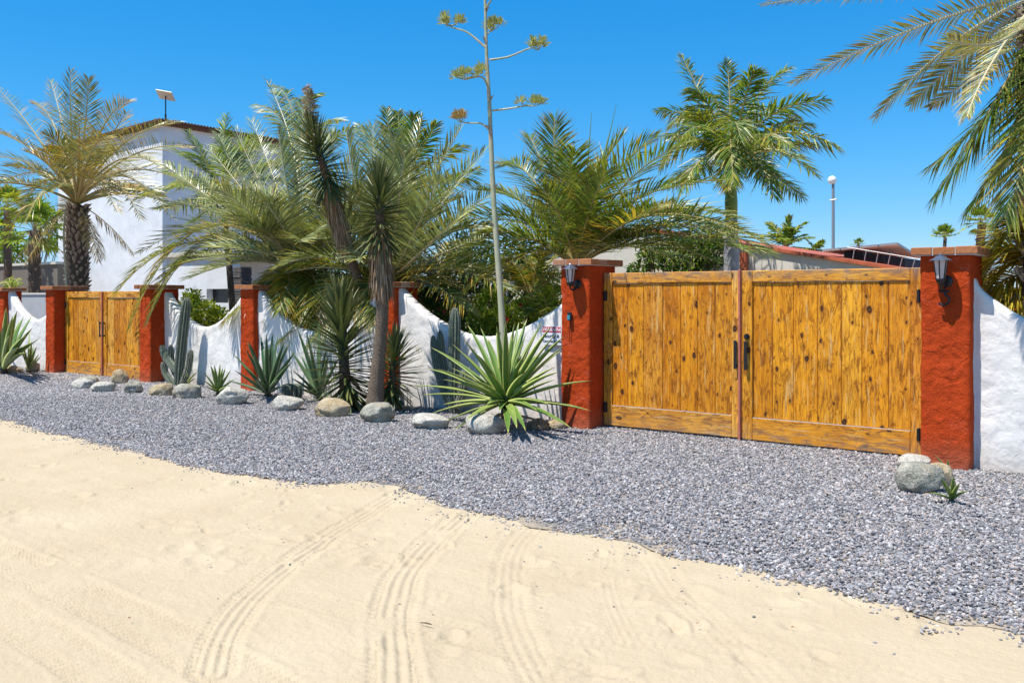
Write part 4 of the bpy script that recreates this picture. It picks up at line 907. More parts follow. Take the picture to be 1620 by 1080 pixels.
big = agave('giant_agave', 'giant light green agave with pale leaf margins and a towering flower stalk', base,
  [(681,549),(713,542),(732,535),(739,513),(650,610),(674,582),(664,625),(699,640),(680,655),(702,668),(718,684),(771,534),(800,506),(821,509),(834,503),(859,506),(874,514),(884,523),(895,530),(893,546),(938,602),(936,650),(904,677),(889,587),(832,682),(804,686),(818,678),(755,560),(745,600),(785,525),(812,520),(845,530),(770,640,-.9),(790,650,-.8),(850,650,-.9),(735,665),(870,640,-.8),(720,600),(850,560),(830,590,-.7),(775,590,-.7),(700,600,.2),(880,600,.3)],
  .088, M['agave'], .36, 1.22, sag=.06, margin=.5, extra=14, ymax=9.62)
# flower stalk
def stalk():
    Yb = base.y+.02; pts = [base+Vector((0, 0, .3))]+[at(px, py, Yb+dy) for px, py, dy in ((797,560,.0),(792,470,.02),(786,390,.03),(780,300,.04),(777,230,.05),(774,160,.05),(770,90,.06),(768,20,.06),(766,-60,.06),(765,-110,.06))]
    sp = smoothpts(pts, 6); n = len(sp); b = MB()
    b.tube([p-base for p in sp], [lerp(.046, .011, i/(n-1))*(1+.06*(i % 5 == 0)) for i in range(n)], 12)
    st = b.build('flower_stalk', M['stalk'], big, smooth=True)
    b = MB()
    for i in range(4, n-8, 4):
        p = sp[i]-base; a = i*2.1; o = dirv(a, .5); r = lerp(.058, .016, i/(n-1)); leaflet(b, p+Vector((o.x, o.y, 0))*r*.7, (o+Vector((0, 0, .8))).normalized(), Vector((-o.y, o.x, 0)), .09, .045, 0, (.7, .8, 0), m=0)
    b.build('bract', M['spike'], st)
    def cluster(ctr, rw, rh, brown=False):
        b = MB(); k = 0
        nb = max(3, int(rw/.05)+2)
        for j in range(nb):
            cc = ctr+Vector((lerp(-rw, rw, (j+.5)/nb), rnd.uniform(-.12, .12), rnd.uniform(-.25, .4)*rh)); s0 = ctr+Vector((0, 0, -rh*.9))
            b.tube([s0, (s0+cc)*.5+Vector((0, 0, -.02)), cc], [.008, .006, .005], 5, 0, c=(.3, .8, 0))
            for m in range(60):
                d = dirv(rnd.uniform(0, 6.28), rnd.uniform(-.5, 1.3)); p = cc+d*rnd.uniform(.01, .06); l = rnd.uniform(.05, .08); ty = rnd.uniform(.6, 1) if brown else rnd.uniform(0, .5)
                leaflet(b, p, (d+Vector((0, 0, .5))).normalized(), Vector((-d.y, d.x, .1)), l, .016, 0, (ty, rnd.uniform(.7, 1.3), 0), .5, m=0)
        b.build('flower_cluster', M['floret'], st)
    s = .0078
    for (a, m, e, cl, rw, rh, dy, br) in (((768,75),(740,52),(716,44),(710,34),.16,.06,-.15,0),((769,60),(771,55),(775,50),(780,40),.17,.07,.5,0),((775,95),(805,90),(834,78),(848,70),.14,.08,.1,0),((773,140),(762,122),(735,126),(740,117),.30,.06,-.25,0),
                                    ((779,175),(805,172),(828,168),(838,160),.13,.07,.15,0),((776,208),(762,196),(742,195),(730,187),.10,.055,-.1,1),((768,14),(775,4),(782,-6),(800,-14),.14,.07,0,0),((767,-20),(745,-35),(735,-38),(730,-46),.13,.06,0,0)):
        b = MB(); q = [at(*a, Yb+.05)-base, at(*m, Yb+.05+dy*.5)-base, at(*e, Yb+.05+dy)-base, at(cl[0], cl[1]+6, Yb+.05+dy)-base]
        sp_ = smoothpts(q, 5); b.tube(sp_, [lerp(.014, .007, i/15) for i in range(len(sp_))], 7); b.build('branch', M['stalk'], st); cluster(at(*cl, Yb+.05+dy)-base, rw, rh, br)
stalk()
agave('agave', 'dark green agave in front of the middle red pillar', gp(424, 628), [(367,558),(357,601),(392,537),(412,528),(421,528),(432,525),(441,528),(462,535),(468,555),(462,572),(452,610),(400,560),(450,540),(385,580),(370,585),(405,600),(440,600)], .09, M['agavedark'], .07, 1.15, sag=.02, margin=.2, extra=6, ymax=9.55)
agave('agave', 'low blue green agave between the spiky yucca bush and the dark agave', gp(506, 634), [(458,552),(470,519),(484,522),(461,584),(505,504),(458,596),(475,560),(520,560),(490,550),(465,612)], .085, M['agavedark'], .08, 1.0, sag=.02, margin=.15, extra=4, ymax=9.6)
agave('agave', 'small pale agave in front of the cactus scalloped wall', gp(345, 625), [(321,587),(320,600),(333,577),(339,577),(348,578),(357,581),(366,584),(372,599),(325,612),(365,610)], .055, M['agave'], .06, .62, sag=.02, margin=.45, extra=3)
agave('agave', 'tiny agave at the foot of the branching cactus', gp(293, 611), [(304,584),(313,587),(311,598),(298,590),(288,592)], .045, M['agave'], .03, .35, sag=.05, margin=.4, extra=2)
agave('agave', 'large green agave at the left edge of the frame', gp(6, 592), [(10,485),(27,491),(33,506),(52,518),(53,541),(45,558),(38,500),(-10,490),(-30,505),(-45,530),(-50,560),(20,500),(42,530),(-5,520),(15,530),(30,550)], .13, M['agave'], .14, 1.5, sag=.05, margin=.35, extra=8, ymax=9.55)
agave('agave', 'small agave growing beside the large agave at the left edge', gp(46, 591), [(47,524),(58,547),(56,568),(36,547),(50,540),(40,560),(62,560)], .06, M['agave'], .08, .9, sag=.02, margin=.3, extra=3, ymax=9.55)
agave('aloe', 'small green aloe growing out of the gravel in front of the right rocks', gp(1506, 795), [(1487,755),(1470,779),(1534,776),(1518,765),(1509,753),(1496,765)], .035, M['agave'], .03, .30, sag=.08, margin=.3, group='small aloes by the right rocks')
agave('aloe', 'thin pale aloe shoots behind the right rocks', gp(1502, 752), [(1478,718),(1499,726),(1490,730)], .028, M['agave'], .03, .28, sag=.02, margin=.6, group='small aloes by the right rocks')
root = empty('sprout', gp(1431, 776)); tag(root, 'single dark upright blade sprouting left of the right rocks', 'plant'); 
agave_leaf(root, [Vector((0, 0, -.02)), Vector((-.004, 0, .14)), at(1432, 731, gp(1431, 776).y)-gp(1431, 776)], .028, M['agavedark'], .1)

# shared yucca blade
def blade_mesh(name, k, mat, curve=.05):
    b = MB(); n = 5
    rows = []; ty = rnd.uniform(0, .12)+.05*k; br = rnd.uniform(.8, 1.15)
    for i in range(n+1):
        s = i/n; w = (.058*math.sin(math.pi*(.18+.72*s))**.9)*(1 if s < .98 else .1)
        c = (ty+(.45 if i == n else 0), br, 0); z = -curve*s*s
        rows.append((b.vert((s, -w/2, z+w*.18), c), b.vert((s, 0, z-w*.12), c), b.vert((s, w/2, z+w*.18), c)))
    for i in range(n):
        a, e = rows[i], rows[i+1]; b.face((a[0], a[1], e[1], e[0])); b.face((a[1], a[2], e[2], e[1]))
    o = b.build(name, mat); me = o.data; bpy.data.objects.remove(o); return me
BL = [blade_mesh('leaf', k, M['yucca'], rnd.uniform(.0, .10)) for k in range(6)]
def blades(root, axis, n, ln, el0, el1, w=1.0, power=1.0, meshes=BL):
    """leaves set spirally along axis (list of points low to high, in root space), elevation el0 at the bottom to el1 at the top"""
    ax = smoothpts(axis, 8)
    for i in range(n):
        s = ((i+.5)/n)**power; k = s*(len(ax)-1); a = ax[min(int(k), len(ax)-2)]; e = ax[min(int(k)+1, len(ax)-1)]; p = a+(e-a)*(k-int(k)); T = (ax[-1]-ax[0]).normalized()
        az = i*2.39996+rnd.uniform(-.15, .15); el = math.radians(lerp(el0, el1, s)+rnd.uniform(-8, 8))
        X = T.orthogonal().normalized(); Yv = T.cross(X); d = (X*math.cos(az)+Yv*math.sin(az))*math.cos(el)+T*math.sin(el)
        side = d.cross(T).normalized(); up = side.cross(d).normalized(); L_ = ln*rnd.uniform(.82, 1.08)
        m = Matrix((d*L_, side*L_*w*-1, up*L_)).transposed().to_4x4(); m.translation = p
        o = link(bpy.data.objects.new('leaf', rnd.choice(meshes)), root); o.matrix_local = m
def skirt(root, axis, r0, r1, n=420, ln=.45):
    b = MB(); ax = smoothpts(axis, 8)
    for i in range(n):
        s = rnd.random()**.8; k = s*(len(ax)-1); j = min(int(k), len(ax)-2); p = ax[j]+(ax[j+1]-ax[j])*(k-j); a = rnd.uniform(0, 6.28); rr = lerp(r0, r1, s); o = Vector((math.cos(a), math.sin(a), 0))
        T = (ax[-1]-ax[0]).normalized(); d = (-T*1.0+o*rnd.uniform(.05, .35)+Vector((0, 0, -.3))).normalized()
        q = rnd.random(); c = (rnd.choice([0, .1, .4, .5, .75, .9, .9]), rnd.uniform(.6, 1.35), 0)
        leaflet(b, p+o*rr*rnd.uniform(.5, 1), d, Vector((-o.y, o.x, 0)), ln*rnd.uniform(.5, 1.1), .022*rnd.uniform(.6, 1.3), .2, c, .3, m=0)
    b.build('dead_leaf_skirt', M['deadleaf'], root)['kind'] = 'stuff'
def trunk(root, pts, radii, mat):
    sp = smoothpts(pts, 8); n = len(sp); b = MB(); k = len(radii)-1
    rr = []
    for i in range(n):
        s = i/(n-1)*k; j = min(int(s), k-1); rr.append(lerp(radii[j], radii[j+1], s-j)*(1+.05*math.sin(i*1.9)+.03*rnd.uniform(-1, 1)))
    b.tube(sp, rr, 14); b.build('trunk', mat, root, smooth=True)
yb = gp(594, 657); root = empty('yucca_tree', yb); tag(root, 'tall yucca with a bare trunk and brown skirt standing upright before the wall', 'yucca', 'yuccas before the wall'); Y0 = yb.y
f = lambda px, py, dy=0: at(px, py, Y0+dy)-yb
trunk(root, [Vector((0, 0, -.05)), f(594,630), f(600,560), f(606,470), f(603,400), f(600,310)], [.155, .115, .088, .08, .07, .06], M['yuccabark'])
blades(root, [f(600,372), f(600,335), f(600,300)], 295, .52, -52, 84, w=1.05); skirt(root, [f(604,435), f(601,360)], .10, .10, 1500, .42)
yb2 = Vector((at(588, 500, 10.02).x, 10.02, 0)); root = empty('yucca_tree', yb2); tag(root, 'leaning yucca head with a dried flower spike rising behind the upright yucca', 'yucca', 'yuccas before the wall')
f = lambda px, py, dy=0: at(px, py, yb2.y+dy)-yb2
trunk(root, [Vector((0, 0, -.05)), f(586,540), f(578,490), f(565,440,-.1), f(545,380,-.4), f(522,300,-.7), f(500,225,-.95)], [.10, .09, .08, .075, .07, .06, .05], M['yuccabark'])
blades(root, [f(519,292,-.72), f(508,255,-.85), f(499,222,-.95)], 295, .50, -52, 84, w=1.05); skirt(root, [f(545,375,-.4), f(520,292,-.72)], .10, .09, 1400, .42)
b = MB(); sp = smoothpts([f(499,225,-.95), f(492,180,-1.05), f(486,136,-1.15)], 6); b.tube(sp, [.014]*len(sp), 6, c=(0, 1, 0))
for i in range(420):
    s = rnd.random(); k = s*(len(sp)-1); j = min(int(k), len(sp)-2); p = sp[j]+(sp[j+1]-sp[j])*(k-j); d = dirv(rnd.uniform(0, 6.28), rnd.uniform(-.6, .8)); leaflet(b, p+d*rnd.uniform(.02, .16*(1-s*.75)), d, Vector((-d.y, d.x, .2)), .06, .03, .2, (rnd.uniform(0, 1), rnd.uniform(.8, 1.3), 0), .3, m=0)
b.build('flower_spike', M['spike'], root)
yb3 = gp(548, 650); root = empty('yucca_bush', yb3); tag(root, 'dense dark spiky yucca bush behind the tan boulder', 'yucca', 'yuccas before the wall')
f = lambda px, py, dy=0: at(px, py, yb3.y+dy)-yb3
trunk(root, [Vector((0, 0, -.05)), f(545,590), f(540,500)], [.09, .08, .06], M['yuccabark'])
blades(root, [f(552,628), f(545,570), f(539,498)], 298, .62, -60, 80, w=1.35, power=.95)
yb4 = gp(614, 650); root = empty('yucca_bush', yb4); tag(root, 'small yucca bush tucked right of the upright yucca trunk', 'yucca', 'yuccas before the wall')
f = lambda px, py, dy=0: at(px, py, yb4.y+dy)-yb4
trunk(root, [Vector((0, 0, -.05)), f(620,610), f(622,570)], [.06, .055, .04], M['yuccabark'])
blades(root, [f(618,618), f(621,590), f(623,562)], 180, .50, -55, 82, w=1.2)

def cactusmat():
    k = N('cactus_skin'); a = k.n('Attribute', attribute_name='tint'); s = k.n('SeparateColor', {'Color': a}); tc = k.n('TexCoord'); no = k.noise((tc, 'Object'), 40, 3)
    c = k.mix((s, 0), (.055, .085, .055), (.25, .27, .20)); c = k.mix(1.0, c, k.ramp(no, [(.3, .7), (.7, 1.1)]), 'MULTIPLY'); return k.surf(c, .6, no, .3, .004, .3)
M['cactus'] = cactusmat(); M['spine'] = plain('cactus_spines', (.60, .56, .48), .6)
def column(root, pts, r, nribs=11, woolly=False):
    sp = smoothpts(pts, 8); n = len(sp); rr = []
    for i in range(n):
        s = i/(n-1); t = (n-1-i); rr.append(r*(.75+.25*min(1, s*4))*(1 if t > 4 else (0.12, .5, .75, .9, .97)[t]))
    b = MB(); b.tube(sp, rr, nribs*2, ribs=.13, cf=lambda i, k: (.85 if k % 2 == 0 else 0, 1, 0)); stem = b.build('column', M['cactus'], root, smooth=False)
    b = MB()
    for i in range(1, n-1):
        T = (sp[i+1]-sp[i-1]).normalized(); A = T.orthogonal().normalized(); B = T.cross(A)
        for sub in range(3):
            p0 = sp[i]+(sp[i+1]-sp[i])*sub/3
            for k in range(nribs):
                a = 2*math.pi*k/nribs+.1; o = A*math.cos(a)+B*math.sin(a)
                for m in range(3 if not (woolly and i > n*.85) else 8):
                    d = (o+T*rnd.uniform(-.8, .8)+o.cross(T)*rnd.uniform(-.8, .8)).normalized(); q = p0+o*rr[i]*1.08; W_ = d.cross(T).normalized()*.0012
                    v = [b.vert(q-W_), b.vert(q+W_), b.vert(q+d*rnd.uniform(.012, .03))]; b.face(v)
    b.build('spine', M['spine'], stem)['kind'] = 'stuff'
cb = gp(283, 611); root = empty('column_cactus', cb); tag(root, 'tall ribbed column cactus with four short arms near the small gate', 'cactus', 'columnar cacti')
f = lambda px, py, dy=0: at(px, py, cb.y+dy)-cb
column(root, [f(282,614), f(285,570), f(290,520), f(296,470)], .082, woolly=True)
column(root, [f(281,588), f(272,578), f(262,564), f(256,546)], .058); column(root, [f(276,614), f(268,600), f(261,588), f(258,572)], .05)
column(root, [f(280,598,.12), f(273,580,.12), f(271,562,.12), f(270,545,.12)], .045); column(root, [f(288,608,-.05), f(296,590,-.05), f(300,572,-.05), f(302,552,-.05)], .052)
cb = gp(718, 655); root = empty('column_cactus', cb); tag(root, 'woolly topped column cactus behind the big agave', 'cactus', 'columnar cacti')
f = lambda px, py, dy=0: at(px, py, cb.y+dy)-cb
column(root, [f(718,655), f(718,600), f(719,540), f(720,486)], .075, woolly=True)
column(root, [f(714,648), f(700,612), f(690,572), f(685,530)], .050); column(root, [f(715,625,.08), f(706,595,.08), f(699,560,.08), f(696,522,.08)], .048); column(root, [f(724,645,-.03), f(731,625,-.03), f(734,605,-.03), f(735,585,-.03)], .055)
cb = gp(462, 634); root = empty('barrel_cactus', cb); tag(root, 'little round barrel cactus behind the pale rock', 'cactus')
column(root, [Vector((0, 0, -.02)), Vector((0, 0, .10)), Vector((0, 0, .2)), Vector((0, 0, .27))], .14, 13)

# ------------------------------------------------------------------ rocks
def rock(px0, px1, py0, py1, mat, label, seed, blocky=0.0):
    cx = (px0+px1)/2; c = gp(cx, py1-1); s = mpp(c); w = (px1-px0)*s; h = (py1-py0)*s; dep = w*.75
    view = Vector((c.x, c.y, 0)).normalized(); c = c+view*dep*.42; s = mpp(c); w = (px1-px0)*s; h = max(.07, (py1-py0)*s-dep*.06)
    import bmesh
    bm = bmesh.new(); bmesh.ops.create_icosphere(bm, subdivisions=4, radius=1)
    r = random.Random(seed); off = Vector((r.uniform(-50, 50), r.uniform(-50, 50), r.uniform(-50, 50))); planes = [(dirv(r.uniform(0, 6.28), r.uniform(-.3, 1.4)), r.uniform(.62, .9)) for _ in range(14)]
    for v in bm.verts:
        p = v.co.copy(); d = p.normalized()
        q = 1+.22*noise.noise(d*1.3+off)+.14*noise.noise(d*3.2+off)+.05*noise.noise(d*8+off)
        p = d*q
        for (pn, pd) in planes:
            e = p.dot(pn)-pd
            if e > 0: p -= pn*e*(.75+.2*blocky)
        v.co = p+d*.028*noise.noise(d*14+off)
    xs = [v.co.x for v in bm.verts]; ys = [v.co.y for v in bm.verts]; zs = [v.co.z for v in bm.verts]; sx = max(xs)-min(xs); sy = max(ys)-min(ys); zmin, zmax = min(zs), max(zs)
    ang = TH+r.uniform(-.1, .1)
    for v in bm.verts:
        zz = (v.co.z-zmin)/(zmax-zmin)
        v.co = Vector((v.co.x/sx*w, v.co.y/sy*dep, zz*(h*1.18)-h*.18))
    me = bpy.data.meshes.new('boulder'); bm.to_mesh(me); bm.free(); me.materials.append(mat)
    me.polygons.foreach_set('use_smooth', [True]*len(me.polygons)); o = link(bpy.data.objects.new('boulder', me)); o.location = c; o.rotation_euler = (0, 0, ang)
    tag(o, label, 'rock', 'boulders edging the planting strip')
RW, RG, RT, RB = M['rockwhite'], M['rockgrey'], M['rocktan'], M['rockbrown']
for i, (a, b_, c, d, m, l, bl) in enumerate([
 (-8,34,578,592,RT,'flat tan rock at the left edge below the large agave',0),(40,65,573,590,RT,'small tan rock left of the far small gate',0),
 (112,147,598,617,RW,'leftmost pale rock in front of the small gate',0),(124,156,595,607,RG,'grey rock tucked behind the leftmost pale rock by the small gate',0),(142,183,604,622,RW,'low whitish rock in the middle before the small gate',0),
 (177,204,584,609,RT,'upright blocky rock against the small gate',1),(196,226,603,624,RG,'grey rock below the hanging frond pillar',0),(237,276,606,628,RT,'tan rock at the foot of the tall column cactus',0),
 (275,322,607,633,RG,'rounded grey rock right of the cactus foot',0),(340,393,612,643,RW,'big pale boulder in front of the middle red pillar',0),(428,478,626,652,RW,'white rock in front of the little barrel cactus',0),
 (499,556,630,662,RT,'rounded tan boulder before the spiky yucca bush',0),(568,625,637,671,RG,'pointed grey boulder at the foot of the yucca trunk',1),(649,709,654,682,RW,'flat pale rock left of the big agave',0),
 (735,801,655,690,RW,'large pale boulder under the big agave leaves',0),(833,870,662,684,RB,'brown rock under the right side of the big agave',0),(862,893,661,681,RT,'small tan rock at the foot of the left lantern pillar',0),
 (1419,1474,719,744,RW,'smooth white rock at the foot of the right lantern pillar',0),(1460,1509,733,772,RT,'tan rock right of the white rock by the right pillar',0),(1412,1489,734,784,RG,'big grey boulder in front of the right lantern pillar',.5)]):
    rock(a, b_, c, d, m, l, 100+i, bl)

# ------------------------------------------------------------------ buildings beyond
def boxobj(name, mat, parent, p0, p1, bev=0):
    b = MB(); (b.bevbox(*p0, *p1, bev) if bev else b.box(*p0, *p1)); return b.build(name, mat, parent)
YH = 17.0; hc = at(257, 198, YH); hl = at(92, 300, YH); root = empty('white_house', (hc.x, YH, 0)); tag(root, 'two storey white plastered house with a brown tiled roof edge', 'house')
w = hl.x-hc.x
boxobj('wall', M['housewhite'], root, (w, 0, -.1), (0, 5, hc.z)); hz = hc.z
rb = MB()   # low pitched roof: eave follows the corner
ov = .22
V = [(w-ov, -ov, hz-.25), (ov, -ov, hz), (ov, 5.3, hz), (w-ov, 5.3, hz-.25)]
rb.face([rb.vert(p) for p in V][::-1]); rb.face([rb.vert((p[0], p[1], p[2]+.10)) for p in V])
for i in range(4):
    a, c = V[i], V[(i+1) % 4]; rb.face([rb.vert(a), rb.vert(c), rb.vert((c[0], c[1], c[2]+.10)), rb.vert((a[0], a[1], a[2]+.10))])
rf = rb.build('roof', M['brownroof'], root)
tm = MB(); tm.tube([(0, 0, 0), (0, .22, 0)], [.05, .045], 8); me = None
for side in (0, 1):
    Ls = abs(w)+2*ov if side == 0 else 5.6; n = int(Ls/.12)
    for i in range(n):
        s = (i+.5)/n
        if side == 0: loc = (lerp(w-ov, ov, s), -ov-.04, hz-.25+.25*s+.12); rz = 0
        else: loc = (ov+.04, -ov+Ls*s, hz+.12); rz = math.pi/2
        if me is None: t = tm.build('tile', M['brownroof'], rf); me = t.data
        else: t = link(bpy.data.objects.new('tile', me), rf)
        t.location = loc; t.rotation_euler = (0, 0, rz)
# antenna panel
ap = at(262, 186, YH+.8); at_top = at(262, 152, YH+.8); root = empty('flat_antenna', (ap.x, ap.y, ap.z-.15)); tag(root, 'cream flat panel antenna on a short black mast on the roof', 'antenna')
b = MB(); b.tube([(0, 0, -.2), (0, 0, .25)], [.035]*2, 8); b.tube([(0, 0, .2), (0, 0, at_top.z-ap.z+.15)], [.022]*2, 8); b.build('mast', M['iron'], root)
pn = MB(); pn.bevbox(-.31, -.20, -.02, .31, .20, .02, .008); o = pn.build('antenna_panel', plain('cream_panel', (.75, .68, .52), .4), root); o.location = (.0, 0, at_top.z-ap.z+.17); o.rotation_euler = (math.radians(-38), math.radians(12), math.radians(25))

# lower white wing with dark window and stone column
YL = 14.2; a = at(262, 425, YL); c = at(366, 425, YL); e = at(373, 490, YL); root = empty('garden_house', (a.x, YL, 0)); tag(root, 'low white garden building with a dark window behind the yellow green shrub', 'house')
W0 = c.x-a.x; W1 = e.x-a.x; wz0 = at(330, 479, YL).z; wz1 = at(330, 457, YL).z; wx0 = at(327, 460, YL).x-a.x; wx1 = at(361, 460, YL).x-a.x; top = at(320, 405, YL).z
b = MB()
def quadbox(x0, x1, x1b, z0, z1):   # right edge may lean
    v = [(x0, 0, z0), (x1b, 0, z0), (x1, 0, z1), (x0, 0, z1)]; u = [(p[0], .25, p[2]) for p in v]; A = [b.vert(p) for p in v]; B = [b.vert(p) for p in u]
    b.face(A); b.face(B[::-1])
    for i in range(4): b.face((A[(i+1) % 4], A[i], B[i], B[(i+1) % 4]))
ix = lambda z: lerp(W1+.12, W0, (z+.1)/(top+.1))
quadbox(0, wx0, wx0, -.1, top); quadbox(wx1, ix(top), ix(-.1), -.1, top); quadbox(wx0, wx1, wx1, wz1, top); quadbox(wx0, wx1, wx1, -.1, wz0); b.build('wall', M['housewhite'], root)
wn = boxobj('window', M['housewhite'], root, (wx0, .12, wz0), (wx0+.03, .2, wz1)); boxobj('pane', M['dark'], wn, (wx0+.03, .16, wz0), (wx1, .18, wz1))
boxobj('roof', M['slab'], root, (-.1, -.1, top), (ix(top)+.05, 3.5, top+.12)); boxobj('side_wall', M['housewhite'], root, (0, .26, -.1), (.25, 3.4, top-.003))
sc0 = at(369, 420, 14.0); sc1 = at(382, 420, 14.0); root = empty('stone_column', ((sc0.x+sc1.x)/2, 14.0, 0)); tag(root, 'dark stacked stone column beside the low white garden building', 'column'); hw = (sc1.x-sc0.x)/2; me = None
boxobj('core', M['stonecol'], root, (-hw+.01, .01, 0), (hw-.01, .3, 2.35)); q = MB(); q.bevbox(-hw, -.012, 0, hw, .31, .062, .008)
for i in range(34):
    if me is None: t = q.build('stone', M['stonecol'], root); me = t.data
    else: t = link(bpy.data.objects.new('stone', me), root)
    t.location = (rnd.uniform(-.015, .015), rnd.uniform(-.012, .012), i*.069)
# brown grey wall far left with coping; pale inner wall
YG = 15.5; a = at(-260, 420, YG); c = at(91, 420, YG); root = empty('boundary_wall', (a.x, YG, 0)); tag(root, 'brown grey rendered wall with a pale coping beyond the far left', 'wall'); tz = at(40, 420, YG).z
boxobj('wall', M['greybrown'], root, (0, 0, -.1), (c.x-a.x, .25, tz)); boxobj('coping', M['slab'], root, (-.05, -.06, tz+.001), (c.x-a.x-.02, .31, tz+.09))
YI = 12.2; a = at(31, 465, YI); c = at(74, 465, YI); root = empty('garden_wall', (a.x, YI, 0)); tag(root, 'short pale grey inner wall seen over the left scallop', 'wall'); tz = at(50, 466, YI).z
boxobj('wall', M['innergrey'], root, (0, 0, -.1), (c.x-a.x, .2, tz)); boxobj('coping', M['slab'], root, (-.02, -.03, tz+.001), (c.x-a.x+.02, .23, tz+.05))

# cream gabled house on the right
YC = 15.2; rp = at(985, 366, YC); e1 = at(1180, 385, YC); e2 = at(1425, 423, YC); root = empty('cream_house', (rp.x, YC, 0)); tag(root, 'low cream house with a red roof edge behind the large gate', 'house')
sl = (e2.z-e1.z)/(e2.x-e1.x); rx = at(1010, 366, YC).x; rz = e1.z+sl*(rx-e1.x); X = lambda p: p-rp.x; xL = rx-3.2; xR = e2.x
b = MB(); fr = [(X(xL), 0, -.1), (X(xR)-.3, 0, -.1), (X(xR)-.3, 0, rz+sl*(xR-.3-rx)-.058), (X(rx), 0, rz-.058), (X(xL), 0, rz+sl*3.2-.058)]; A = [b.vert(p) for p in fr]; B = [b.vert((p[0], 5, p[2])) for p in fr]; b.face(A); b.face(B[::-1])
for i in range(5): b.face((A[(i+1) % 5], A[i], B[i], B[(i+1) % 5]))
b.build('wall', M['cream'], root)
b = MB()
for (xa, xb) in ((rx, xR), (rx, xL-.3)):
    za = rz; zb = rz+sl*abs(xb-rx); pr = [(X(xa), za), (X(xb), zb), (X(xb), zb-.055), (X(xa), za-.055)]; A = [b.vert((p[0], -.06, p[1])) for p in pr]; B = [b.vert((p[0], 5.2, p[1])) for p in pr]; b.face(A); b.face(B[::-1])
    for i in range(4): b.face((A[(i+1) % 4], A[i], B[i], B[(i+1) % 4]))
b.build('roof', M['redroof'], root, recalc=True)
px0 = at(1171, 400, YC-.1); px1 = at(1181, 400, YC-.1); boxobj('corner_post', M['redroof'], root, (X(px0.x), -.12, -.1), (X(px1.x), -.02, e1.z-.16))

# solar array on the roof
ya, yb_ = 15.9, 17.6
A_ = at(1300, 398, ya); B_ = at(1421, 387, ya); C_ = at(1457, 409, yb_); D_ = at(1368, 392, ya+.1)
root = empty('solar_array', (B_.x, ya, B_.z-.5)); tag(root, 'tilted solar panels on a pale metal frame above the red roof edge', 'solar panels'); O = Vector(root.location)
nl = at(1330, 396, ya); E0 = at(1330, 403, yb_)
ncol = 4
for i in range(ncol):
    s0 = i/ncol+.008; s1_ = (i+1)/ncol-.008; q = [lerp(A_, B_, s0), lerp(A_, B_, s1_), lerp(E0, C_, s1_), lerp(E0, C_, s0)]; b = MB(); t = [b.vert(p-O) for p in q]; u = [b.vert(p-O+Vector((0, 0, .04))) for p in q]
    b.face(t[::-1], 0); b.face(u, 1)
    for j in range(4): b.face((t[j], t[(j+1) % 4], u[(j+1) % 4], u[j]), 2)
    b.build('panel', [M['panelunder'], M['paneldark'], M['alu']], root, recalc=True)
for i in range(6):
    p = lerp(at(1352, 393, ya-.06), at(1448, 409, ya-.06), i/5)-O; b = MB(); b.tube([p, p+Vector((-.05, .02, -.26+.02*i))], [.008]*2, 6); b.build('strut', M['alu'], root)
b = MB(); b.tube([at(1340, 391, ya-.06)-O, at(1456, 410, ya-.06)-O], [.007]*2, 6); b.build('beam', M['alu'], root)
b = MB(); b.tube([at(1345, 411, ya-.06)-O, at(1450, 427, ya-.06)-O], [.005]*2, 6); b.build('beam', M['alu'], root)
q = [at(1335,394,ya+.25)-O, at(1458,412,ya+.25)-O, at(1458,428,ya+.25)-O, at(1335,407,ya+.25)-O]; b = MB(); t = [b.vert(p) for p in q]; u = [b.vert(p+Vector((0, .04, 0))) for p in q]; b.face(t); b.face(u[::-1])  # dark sheet behind the struts, painted-in shade of the space under the panels
for j in range(4): b.face((t[(j+1) % 4], t[j], u[j], u[(j+1) % 4]))
b.build('panel', M['paneldark'], root, recalc=True)['label'] = 'dark sheet standing in for the shade under the solar panels'
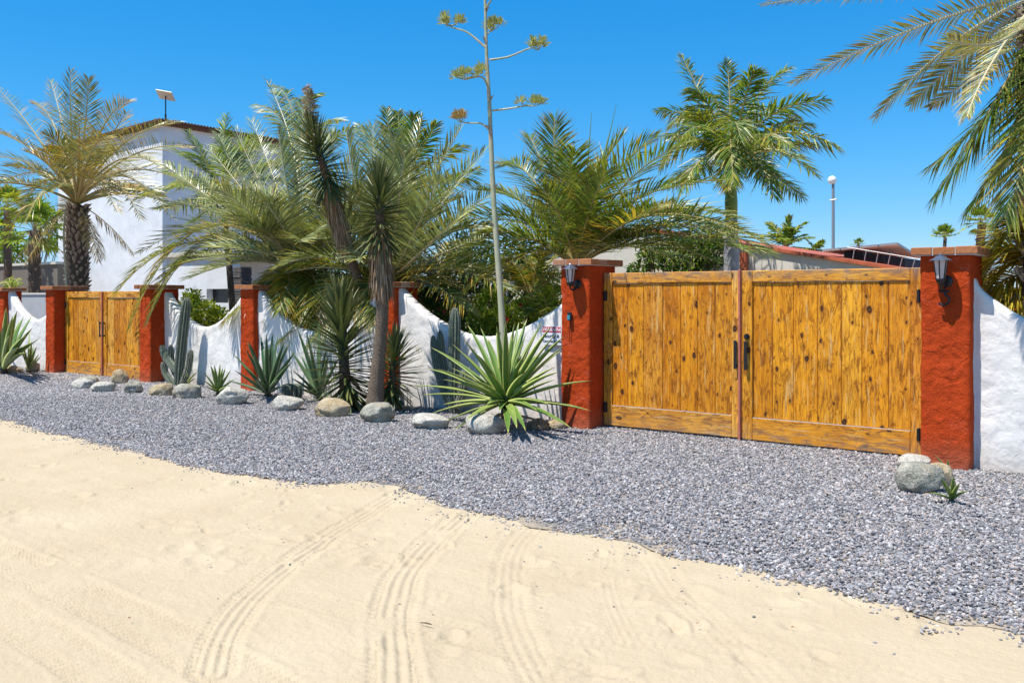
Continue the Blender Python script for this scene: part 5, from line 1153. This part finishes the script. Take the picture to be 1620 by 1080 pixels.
# globe mast
p = at(1318, 402, 30); t = at(1317, 285, 30); root = empty('globe_mast', (p.x, 30, 0)); tag(root, 'thin grey mast topped by a white globe against the sky', 'mast')
b = MB(); b.tube([(0, 0, -.1), (0, 0, t.z*.75), (0, 0, t.z-.1)], [.06, .05, .045], 8); b.build('pole', plain('grey_mast', (.25, .27, .30), .5), root)
b = MB(); n = 12; b.tube([(-.03, 0, t.z-.14*math.cos(math.pi*i/n)) for i in range(n+1)], [max(.01, .14*math.sin(math.pi*i/n)) for i in range(n+1)], 16); b.build('globe', M['bulb'], root, smooth=True)
b = MB(); zc = at(1318, 317, 30).z; b.tube([(-.09, -.03, zc), (.12, -.03, zc+.02)], [.03]*2, 8); b.build('clamp', M['bulb'], root)
# red wall at right behind
a = at(1578, 478, 13.5); root = empty('red_wall', (a.x, 13.5, 0)); tag(root, 'red rendered wall far behind the yellowish palm at the right edge', 'wall'); boxobj('wall', M['red'], root, (0, 0, -.1), (6, .25, a.z)); boxobj('coping', M['brownroof'], root, (-.02, -.03, a.z+.001), (6, .28, a.z+.05))
# small grey box among the shrubs
p = at(802, 448, 11.2); root = empty('grey_box', (p.x, 11.2, 0)); tag(root, 'small grey box on a post among the shrubs beside the flower stalk', 'box')
b = MB(); b.bevbox(-.10, -.06, p.z-.05, .10, .06, p.z+.03, .006); b.build('housing', plain('grey_paint', (.40, .42, .45), .5), root); b = MB(); b.tube([(0, 0, 0), (0, 0, p.z-.05)], [.02]*2, 8); b.build('post', M['alu'], root)

# ------------------------------------------------------------------ litter
p = gp(672, 990); b = MB(); b.tube([p+Vector((-.03, 0, .012)), p+Vector((0, .004, .016)), p+Vector((.025, .012, .013)), p+Vector((.04, .006, .016))], [.002, .0035, .003, .002], 6); tag(b.build('twig', M['bark']), 'small brown twig lying on the sand at the bottom', 'twig')
b = MB()
for i in range(260):
    if i < 110: q = gp(rnd.uniform(200, 930), rnd.uniform(632, 680)); z = .03
    elif i < 150: q = gp(rnd.uniform(1300, 1620), rnd.uniform(735, 800)); z = .03
    elif i < 190: q = gp(rnd.uniform(200, 1400), rnd.uniform(800, 1000)); z = .015
    else: q = gp(rnd.uniform(300, 1600), rnd.uniform(690, 900)); z = .028
    if q.y > 9.6: continue
    d = dirv(rnd.uniform(0, 6.28), rnd.uniform(-.1, .2)); leaflet(b, q+Vector((0, 0, z)), d, Vector((-d.y, d.x, .1)), rnd.uniform(.02, .09) if i < 150 else .02, .012, 0, (rnd.uniform(.4, 1), 1, 0), .2, m=0)
o = b.build('leaf_litter', M['deadleaf']); tag(o, 'dry leaf scraps scattered over the gravel and sand', 'leaf litter', kind='stuff')
